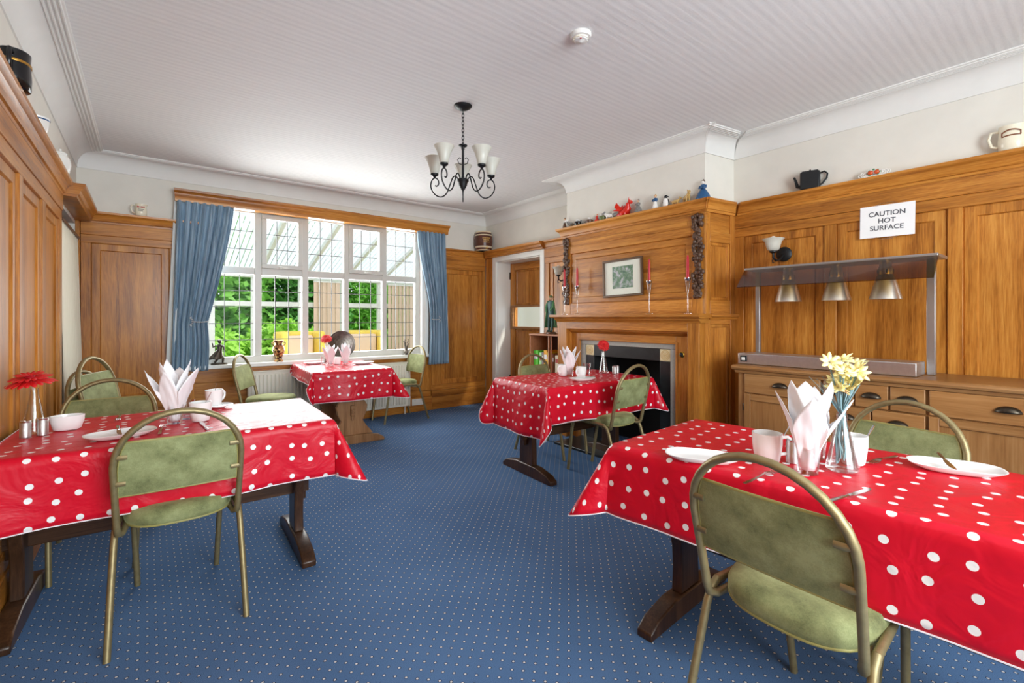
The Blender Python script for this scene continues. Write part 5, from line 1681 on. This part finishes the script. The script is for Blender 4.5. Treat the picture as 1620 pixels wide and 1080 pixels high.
# square black teapot
t = thing('square_teapot', 'square black metal teapot on the panelling cornice', 'teapot', T(3.775, 1.325, 2.126))
b = MB(); b.prism([(-0.06, -0.035), (0.06, -0.035), (0.06, 0.035), (-0.06, 0.035)], 0, 0.125, T(3.775, 1.325, 2.126, PI / 2 + 0.25)); b.build('body', 'black_iron', t, world=True, bevel=0.006)
Mq = T(3.775, 1.325, 2.126, PI / 2 + 0.25)
b = MB(); b.tube([(0.055, 0, 0.03), (0.08, 0, 0.035), (0.088, 0, 0.07), (0.1, 0, 0.105)], [0.016, 0.013, 0.009, 0.007], 8, M=Mq); b.build('spout', 'black_iron', t, world=True, smooth=60)
b = MB(); b.tube([(-0.055, 0, 0.108), (-0.085, 0, 0.118), (-0.104, 0, 0.1), (-0.1, 0, 0.07), (-0.075, 0, 0.035), (-0.056, 0, 0.025)], 0.006, 8, M=Mq); b.build('handle', 'black_iron', t, world=True, smooth=60)
b = MB(); b.box(-0.05, -0.028, 0.125, 0.05, 0.028, 0.132, Mq); b.ball(Mq @ Vector((0, 0, 0.138)), 0.008, 8, 6); b.build('lid', 'black_iron', t, world=True)
# posy ornament with orange flowers
t = thing('china_posy', 'white lacy china ornament with two orange flowers on the cornice', 'ornament', T(3.77, 0.95, 2.126))
b = MB()
for s in (-1, 1):
    for k in range(5):
        cy = 0.95 + s * (0.022 + 0.013 * k)
        b.tube([(3.772 + 0.003 * k, cy + 0.012 * math.cos(2 * PI * i / 12), 2.152 + 0.005 * (k % 2) + 0.012 * math.sin(2 * PI * i / 12)) for i in range(12)], 0.0035, 6, True)
b.box(3.755, 0.885, 2.126, 3.79, 1.015, 2.136)
b.build('lacy_basket', 'white_glaze', t, world=True, smooth=50)
for yy in (0.932, 0.966):
    b = MB(); b.ball((3.765, yy, 2.158), (0.012, 0.016, 0.015), 10, 8); b.build('flower', 'orange_glaze', t, world=True)
b = MB()
for k in range(8):
    a = 2 * PI * k / 8
    b.ball((3.768, 0.949 + 0.032 * math.cos(a), 2.157 + 0.02 * math.sin(a)), (0.004, 0.008, 0.006), 7, 5)
b.build('leaves', 'green_paint', t, world=True)
def jug(name, label, M_, h, body, mats, mark=None):
    t = thing(name, label, 'jug', M_)
    r = h * 0.42
    b = MB(); b.lathe([(r * 0.86, 0), (r * 0.95, h * 0.03), (r, h * 0.35), (r * 0.92, h * 0.8), (r * 0.96, h), (r * 0.88, h), (r * 0.84, h * 0.8), (0, h * 0.1)], 24, sx=1.0, sy=0.8, mod=lambda a, z: 1 + (0.22 * max(0, math.cos(a)) ** 6 if z > h * 0.9 else 0)); b.build('body', mats[0], t, smooth=50)
    b = MB(); b.tube([(-r * 0.9, 0, h * 0.86), (-r * 1.45, 0, h * 0.88), (-r * 1.62, 0, h * 0.6), (-r * 1.4, 0, h * 0.28), (-r * 0.95, 0, h * 0.2)], h * 0.055, 8); b.build('handle', mats[0], t, smooth=60)
    return t
# cream whisky-style jug at the right end
t = jug('cream_jug', 'cream jug with a brown emblem at the near end of the cornice', T(3.77, 0.325, 2.126, -PI / 2), 0.135, None, ('cream_china',))
b = MB()
for k, (zz, sag) in enumerate(((0.094, 0.012), (0.074, 0.002))):
    b.tube([(0.036 * u, -0.0462 - 0.0 + 0.012 * u * u, zz + sag * (1 - u * u)) for u in [-1 + 2 * i / 10 for i in range(11)]], 0.0035, 6)
b.tube([(-0.036, -0.034, 0.096), (-0.036, -0.034, 0.075)], 0.003, 6); b.tube([(0.036, -0.034, 0.096), (0.036, -0.034, 0.075)], 0.003, 6)
b.build('emblem', 'ink_brown', t)
# lettered jug on the back wall
t = jug('cream_jug', 'small cream jug with red lettering between the corner and the curtain', T(-0.045, 5.42, 2.126, 0), 0.105, None, ('cream_china',))
b = MB()
for k in range(6):
    b.box(-0.028 + 0.0095 * k, -0.0385, 0.07, -0.0215 + 0.0095 * k, -0.034, 0.082)
b.build('red_marks', 'ink_red', t, smooth=0)
b = MB()
for k in range(2):
    b.box(-0.022, -0.0385, 0.052 - 0.012 * k, 0.022 - 0.008 * k, -0.034, 0.055 - 0.012 * k)
b.build('small_marks', 'ink_grey', t, smooth=0)
# glossy black jug, blue and white cup, white jar on the near side wall
t = jug('black_jug', 'glossy black jug with a gold band on the near side cornice', T(-0.425, 2.74, 2.126, PI / 2), 0.15, None, ('black_glaze',))
b = MB(); b.lathe([(0.0625, 0.10), (0.0635, 0.105), (0.0625, 0.11)], 24, sx=1.0, sy=0.8); b.build('gold_band', 'gold_leaf', t)
t = thing('china_cup', 'little blue and white cup on the near side cornice', 'cup', T(-0.445, 3.38, 2.126))
b = MB(); b.lathe([(0.025, 0), (0.027, 0.004), (0.042, 0.04), (0.05, 0.1), (0.046, 0.1), (0.036, 0.04), (0, 0.01)], 22); b.build('body', 'white_glaze', t)
b = MB(); b.lathe([(0.0485, 0.085), (0.0495, 0.088), (0.0505, 0.091)], 22); b.build('blue_band', 'blue_glaze', t)
t = thing('china_jar', 'tall white china jar at the far end of the near side cornice', 'jar', T(-0.445, 4.2, 2.126, s=0.8))
b = MB(); b.lathe([(0.04, 0), (0.05, 0.01), (0.066, 0.08), (0.06, 0.14), (0.04, 0.165), (0.042, 0.172), (0, 0.172)], 24); b.build('body', 'white_glaze', t)
b = MB(); b.lathe([(0.045, 0.172), (0.04, 0.185), (0.015, 0.196), (0.008, 0.2), (0.01, 0.212), (0, 0.216)], 20); b.build('lid', 'white_glaze', t)
# brown barrel in the corner
t = thing('china_barrel', 'brown and cream china barrel with gilt marks in the far corner', 'barrel', T(3.70, 5.372, 2.126))
pb = [(0.104, 0), (0.108, 0.01), (0.122, 0.07), (0.127, 0.135), (0.122, 0.2), (0.108, 0.258), (0.104, 0.268), (0.0, 0.268)]
b = MB(); b.lathe(pb, 32); b.build('body', 'barrel_brown', t, smooth=50)
for z0, z1 in ((0.0, 0.018), (0.04, 0.066), (0.206, 0.228), (0.25, 0.272)):
    rr = lambda z: 0.127 - 0.023 * (abs(z - 0.135) / 0.135) ** 1.8
    b = MB(); b.lathe([(rr(z0) - 0.002, z0), (rr(z0) + 0.003, z0 + 0.003), (rr(z1) + 0.003, z1 - 0.003), (rr(z1) - 0.002, z1)], 32); b.build('hoop', 'barrel_cream', t, smooth=50)
b = MB()
rm = random.Random(2)
for row, (zz, n, wch) in enumerate(((0.172, 8, 0.010), (0.145, 6, 0.011), (0.115, 7, 0.009))):
    for k in range(n):
        a = -PI / 2 - 0.62 + (k - (n - 1) / 2) * 0.115 + 0.35
        Mx = Matrix.Rotation(a, 4, 'Z') @ Matrix.Translation((0.1275, 0, zz))
        b.box(-0.003, -wch / 2, -0.007, 0.0015, wch / 2 - 0.003, 0.007, Mx)
b.build('gilt_marks', 'gold_ink', t, smooth=0)
b = MB(); b.lathe([(0.012, 0.0), (0.012, 0.05), (0.006, 0.055)], 10, Matrix.Rotation(-PI / 2 - 0.3, 4, 'Z') @ Matrix.Translation((0.118, 0, 0.03)) @ Matrix.Rotation(PI / 2, 4, 'Y')); b.build('tap', 'gold_ink', t)

# ================================================================== ON THE SILL
SZ = 0.735
t = thing('bronze_dancer', 'dark bronze figurine of a dancer on the sill near the blue curtain', 'figurine', T(0.565, 5.46, SZ))
Md = T(0.565, 5.46, SZ)
b = MB(); b.lathe([(0.062, 0), (0.064, 0.008), (0.058, 0.016), (0, 0.018)], 22, Md, 1.15, 0.7); b.build('base', 'antique_bronze', t, world=True)
b = MB()
b.tube([(0.03, 0, 0.018), (0.035, 0, 0.06), (0.012, 0, 0.10), (0.0, 0, 0.13)], [0.008, 0.011, 0.015, 0.02], 8, M=Md)
b.tube([(-0.04, 0, 0.018), (-0.02, 0, 0.045), (-0.01, 0, 0.10), (0, 0, 0.13)], [0.008, 0.011, 0.015, 0.02], 8, M=Md)
b.tube([(0, 0, 0.12), (0.005, 0, 0.16), (0.004, 0, 0.19), (0.003, 0, 0.205)], [0.022, 0.022, 0.024, 0.01], 10, M=Md)
b.tube([(-0.02, 0, 0.19), (-0.05, 0.005, 0.175), (-0.058, 0.005, 0.215)], [0.011, 0.009, 0.006], 8, M=Md)
b.tube([(0.024, 0, 0.19), (0.04, -0.005, 0.165), (0.035, -0.01, 0.14)], [0.011, 0.009, 0.006], 8, M=Md)
b.ball(Md @ Vector((0.004, 0, 0.226)), (0.018, 0.018, 0.021))
b.build('body', 'antique_bronze', t, world=True, smooth=70)
b = MB(); b.grid(lambda s, q_: Md @ Vector(((0.022 + 0.04 * q_) * math.cos(s * 2 * PI) - 0.03 * q_, (0.016 + 0.02 * q_) * math.sin(s * 2 * PI), 0.14 - 0.085 * q_ + 0.006 * math.sin(s * 30) * q_)), 40, 8, True); b.build('coat_tails', 'antique_bronze', t, world=True, smooth=70, solid=0.003)
b = MB(); b.lathe([(0.02, 0.232), (0.021, 0.236), (0.016, 0.248), (0, 0.25)], 14, Md); b.build('cap', 'antique_bronze', t, world=True)
t = thing('gilt_vase', 'gilt and brown handled vase on the window sill', 'vase', T(1.105, 5.455, SZ))
b = MB(); b.lathe([(0.042, 0), (0.044, 0.012), (0.032, 0.022), (0.034, 0.04), (0.05, 0.08), (0.06, 0.12), (0.055, 0.15), (0.036, 0.178), (0.034, 0.19), (0.046, 0.215), (0.048, 0.225), (0.04, 0.225), (0, 0.2)], 26); b.build('body', 'gilt_patchwork', t, smooth=60)
for s in (-1, 1):
    b = MB(); b.tube([(s * 0.042, 0, 0.208), (s * 0.064, 0, 0.2), (s * 0.062, 0, 0.182), (s * 0.045, 0, 0.165)], 0.006, 8); b.build('handle', 'gilt_patchwork', t, smooth=60)
t = thing('pewter_tray', 'round dark pewter tray propped against the window', 'tray', T(1.775, 5.47, SZ))
Mt = T(1.775, 5.478, SZ + 0.158) @ Matrix.Rotation(R_(82), 4, 'X')
b = MB(); b.lathe([(0.0, 0.004), (0.11, 0.004), (0.116, 0.008), (0.152, 0.011), (0.157, 0.014), (0.157, 0.008), (0.112, 0.0), (0.0, 0.0)][::-1], 44, Mt); b.build('dish', 'pewter', t, world=True, smooth=40)
b = MB()
for rr in (0.03, 0.06, 0.09, 0.135):
    b.tube([(rr * math.cos(2 * PI * i / 36), rr * math.sin(2 * PI * i / 36), 0.006 if rr < 0.12 else 0.0105) for i in range(36)], 0.002, 5, True, M=Mt)
b.build('chasing', 'pewter', t, world=True)
t = thing('silver_posy', 'silvered ornament of leafy stems on the sill near the pale chair', 'ornament', T(2.575, 5.455, SZ))
rs = random.Random(8)
b = MB(); b.lathe([(0.045, 0), (0.046, 0.006), (0.02, 0.014), (0.026, 0.05), (0.02, 0.06), (0, 0.055)], 18); b.build('holder', 'pewter', t)
b = MB()
for k in range(9):
    a = 2 * PI * k / 9; q_ = rs.uniform(0.02, 0.048); zt = rs.uniform(0.11, 0.19)
    b.tube([(0, 0, 0.05), (q_ * 0.5 * math.cos(a), q_ * 0.4 * math.sin(a), zt * 0.6), (q_ * math.cos(a), q_ * 0.6 * math.sin(a), zt)], 0.002, 5)
    for j in range(4):
        u = 0.4 + 0.2 * j
        b.ball((q_ * u * math.cos(a) + rs.uniform(-0.008, 0.008), q_ * 0.6 * u * math.sin(a), zt * u + 0.004), (0.009, 0.003, 0.008), 7, 5)
b.build('stems', 'pewter', t, smooth=60)

# ================================================================== CONSERVATORY AND GARDEN BEYOND THE WINDOW
m = MB(); m.box(-2.2, YB + 0.25, -0.12, 5.2, 8.75, -0.02)
structure('floor_conservatory', m, 'conservatory_floor', 'pale conservatory floor beyond the window', smooth=0)
cf = thing('conservatory', 'white framed conservatory with a sloping clear roof beyond the window', 'conservatory', T(2, 8.6))
for x_ in (-2.1, -1.3, -0.5, 0.12, 0.79, 1.37, 2.09, 2.8, 3.5, 4.2, 5.0):
    bx('post', 'upvc', cf, (x_ - 0.04, 8.56, 0), (x_ + 0.04, 8.64, 1.86), 0.006)
bx('eaves_beam', 'upvc', cf, (-2.2, 8.54, 1.86), (5.1, 8.66, 2.02), 0.006)
bx('transom_beam', 'upvc', cf, (-2.2, 8.565, 1.39), (5.1, 8.635, 1.47), 0.006)
bx('sill_beam', 'upvc', cf, (-2.2, 8.55, 0.30), (5.1, 8.65, 0.38), 0.006)
bx('dwarf_wall', 'upvc', cf, (-2.2, 8.56, -0.02), (5.1, 8.64, 0.30))
for y_ in (6.3, 7.05, 7.8, 8.56):
    bx('side_post', 'upvc', cf, (4.96, y_ - 0.04, 0), (5.04, y_ + 0.04, 2.0), 0.006)
bx('side_transom', 'upvc', cf, (4.965, 5.8, 1.39), (5.035, 8.6, 1.47), 0.006)
bx('side_beam', 'upvc', cf, (4.94, 5.75, 2.0), (5.06, 8.66, 2.12), 0.006)
rs0 = Vector((0, 5.74, 2.95)); rs1 = Vector((0, 8.72, 2.0))
for x_ in [-2.1 + 0.72 * k for k in range(11)]:
    b = MB(); b.prism([(-0.03, -0.05), (0.03, -0.05), (0.03, 0.03), (-0.03, 0.03)], 0, (rs1 - rs0).length, Matrix.Translation((x_, 5.74, 2.95)) @ Matrix.Rotation(-PI / 2 - math.atan2(0.95, 2.98), 4, 'X'))
    b.build('rafter', 'upvc', cf, world=True, bevel=0.006)
for k in range(10):
    x_ = -2.1 + 0.72 * k
    b = MB()
    for j in range(9):
        xa = x_ + 0.035 + 0.0725 * j
        b.add([(xa, 5.74, 2.965), (xa + 0.062, 5.74, 2.965), (xa + 0.062, 8.72, 2.015), (xa, 8.72, 2.015), (xa, 5.74, 2.975), (xa + 0.062, 5.74, 2.975), (xa + 0.062, 8.72, 2.025), (xa, 8.72, 2.025)],
              [(0, 3, 2, 1), (4, 5, 6, 7), (0, 1, 5, 4), (1, 2, 6, 5), (2, 3, 7, 6), (3, 0, 4, 7)])
    b.build('roof_sheet', 'polycarbonate', cf, world=True, smooth=0)
def blind(x0, x1, y, lab):
    t = thing('vertical_blind', lab, 'blind', T((x0 + x1) / 2, y, 0.4), 'pale pink vertical blinds')
    n = int((x1 - x0) / 0.075)
    bx('head_rail', 'upvc', t, (x0, y - 0.02, 1.82), (x1, y + 0.02, 1.85))
    for k in range(n):
        b = MB(); b.box(-0.042, -0.0015, 0.42, 0.042, 0.0015, 1.82, T(x0 + 0.04 + k * 0.075, y, 0, 0.35)); b.build('slat', 'pink_blind', t, world=True, smooth=0)
blind(2.27, 2.74, 8.48, 'pale pink vertical blind seen behind the pewter tray')
blind(3.62, 4.16, 8.48, 'pale pink vertical blind seen behind the window end nearest the barrel')

def armchair(M_, lab):
    t = thing('wing_armchair', lab, 'armchair', M_, 'yellow wing armchairs in the conservatory')
    def rb_(name, x0, y0, z0, x1, y1, z1, mat='yellow_fabric', bev=0.04):
        b = MB(); b.box(x0, y0, z0, x1, y1, z1); o = b.build(name, mat, t, bevel=bev); o.modifiers['bevel'].segments = 3
    rb_('seat_cushion', -0.24, -0.28, 0.26, 0.24, 0.22, 0.46)
    rb_('back', -0.27, 0.2, 0.2, 0.27, 0.32, 1.0)
    rb_('back_cushion', -0.22, 0.12, 0.46, 0.22, 0.22, 0.94, 'pink_blind')
    rb_('seat_base', -0.3, -0.28, 0.14, 0.3, 0.3, 0.28, bev=0.02)
    for s in (-1, 1):
        rb_('wing', s * 0.33 if s < 0 else 0.23, -0.02, 0.56, -0.23 if s < 0 else 0.33, 0.28, 1.0)
        rb_('arm', s * 0.35 if s < 0 else 0.24, -0.28, 0.2, -0.24 if s < 0 else 0.35, 0.26, 0.62)
        for yy in (-0.23, 0.25):
            b = MB(); b.lathe([(0.016, -0.02), (0.025, 0.14)], 10, T(s * 0.25, yy)); b.build('foot', 'light_oak', t)
armchair(T(1.80, 7.2, 0, 0.25), 'yellow wing armchair seen past the gilt vase, pale cushion facing the window')
armchair(T(2.72, 7.3, 0, -0.2), 'yellow wing armchair seen behind the pewter tray')
t = thing('garden_table', 'low round white table in the conservatory', 'table', T(1.75, 6.45, -0.02))
b = MB(); b.lathe([(0.0, 0.50), (0.27, 0.50), (0.28, 0.51), (0.28, 0.53), (0.27, 0.535), (0, 0.535)], 30); b.build('top', 'white_gloss', t)
b = MB(); b.lathe([(0.18, 0), (0.18, 0.02), (0.03, 0.04), (0.025, 0.5)], 20); b.build('pedestal', 'white_gloss', t)

m = MB(); m.box(-14, 8.76, -0.6, 18, 40, -0.35)
o = m.build('lawn', 'lawn', smooth=0); tag(o, 'sunlit lawn outside the conservatory', 'lawn', kind='structure')
def shrub(name, x, y, z, rx, rz, n, mat, lab, seed):
    t = thing(name, lab, 'tree', T(x, y, -0.35), 'garden trees and shrubs')
    r_ = random.Random(seed)
    b = MB()
    vs, fs = [], []
    for k in range(n):
        while True:
            p = Vector((r_.uniform(-1, 1), r_.uniform(-1, 1), r_.uniform(-1, 1)))
            if 0.25 < p.length < 1: break
        lump = 1 + 0.18 * math.sin(p.x * 7 + seed) * math.sin(p.z * 6 + p.y * 5)
        c = Vector((x + p.x * rx * lump, y + p.y * rx * 0.7, z + p.z * rz * lump))
        d = Vector((r_.uniform(-1, 1), r_.uniform(-1, 1), r_.uniform(-0.7, 0.7))).normalized()
        e = d.orthogonal().normalized()
        if r_.random() < 0.5: e = d.cross(e)
        L = r_.uniform(0.09, 0.17); w = L * 0.42
        o_ = len(vs)
        vs += [c - d * L, c + e * w, c + d * L, c - e * w]
        fs.append((o_, o_ + 1, o_ + 2, o_ + 3))
    b.add(vs, fs)
    o = b.build('foliage', mat, t, world=True, smooth=0)
    o['kind'] = 'stuff'
    b = MB(); b.tube([(x, y, -0.4), (x + 0.05, y, z - rz * 0.4), (x, y, z + rz * 0.2)], [0.12, 0.09, 0.04], 8)
    b.tube([(x, y, z - rz * 0.4), (x + rx * 0.4, y, z + rz * 0.2)], [0.05, 0.02], 6); b.tube([(x, y, z - rz * 0.5), (x - rx * 0.4, y, z + rz * 0.1)], [0.05, 0.02], 6)
    b.build('trunk', 'bark', t, world=True)
shrub('leafy_tree', 1.0, 12.6, 1.7, 1.5, 1.9, 5200, 'leaf_mid', 'mid green tree filling the first window light beside the curtain', 1)
shrub('garden_shrub', 0.7, 10.6, 0.3, 1.1, 0.7, 2600, 'leaf_bright', 'bright yellow-green shrub low behind the bronze dancer', 2)
shrub('leafy_tree', 3.0, 13.4, 1.8, 1.6, 2.0, 5200, 'leaf_dark', 'dark green tree behind the gilt vase', 3)
shrub('garden_shrub', 2.3, 10.8, 0.35, 0.9, 0.75, 2400, 'leaf_bright', 'bright green shrub low behind the yellow armchair', 4)
shrub('leafy_tree', 5.2, 14.2, 1.6, 1.7, 1.8, 4200, 'leaf_mid', 'green tree half hidden by the pink blind', 5)
shrub('leafy_tree', 7.8, 14.6, 1.5, 1.8, 1.7, 4200, 'leaf_dark', 'dark tree beyond the window end nearest the barrel', 6)
shrub('leafy_tree', -1.6, 13.5, 1.8, 1.6, 2.0, 3000, 'leaf_dark', 'dark tree outside beyond the blue curtain with the jug end', 7)
fc_ = thing('garden_fence', 'weathered timber fence at the end of the garden', 'fence', T(4, 16.5, -0.35))
for k in range(60):
    x_ = -6 + k * 0.36
    if k == 0:
        bd0 = bx('board', 'garden_fence', fc_, (x_, 16.5, -0.35), (x_ + 0.34, 16.53, 1.5), 0)
    else:
        o = bd0.copy(); COL.objects.link(o); o.parent = fc_; o.location = (k * 0.36, 0, 0)
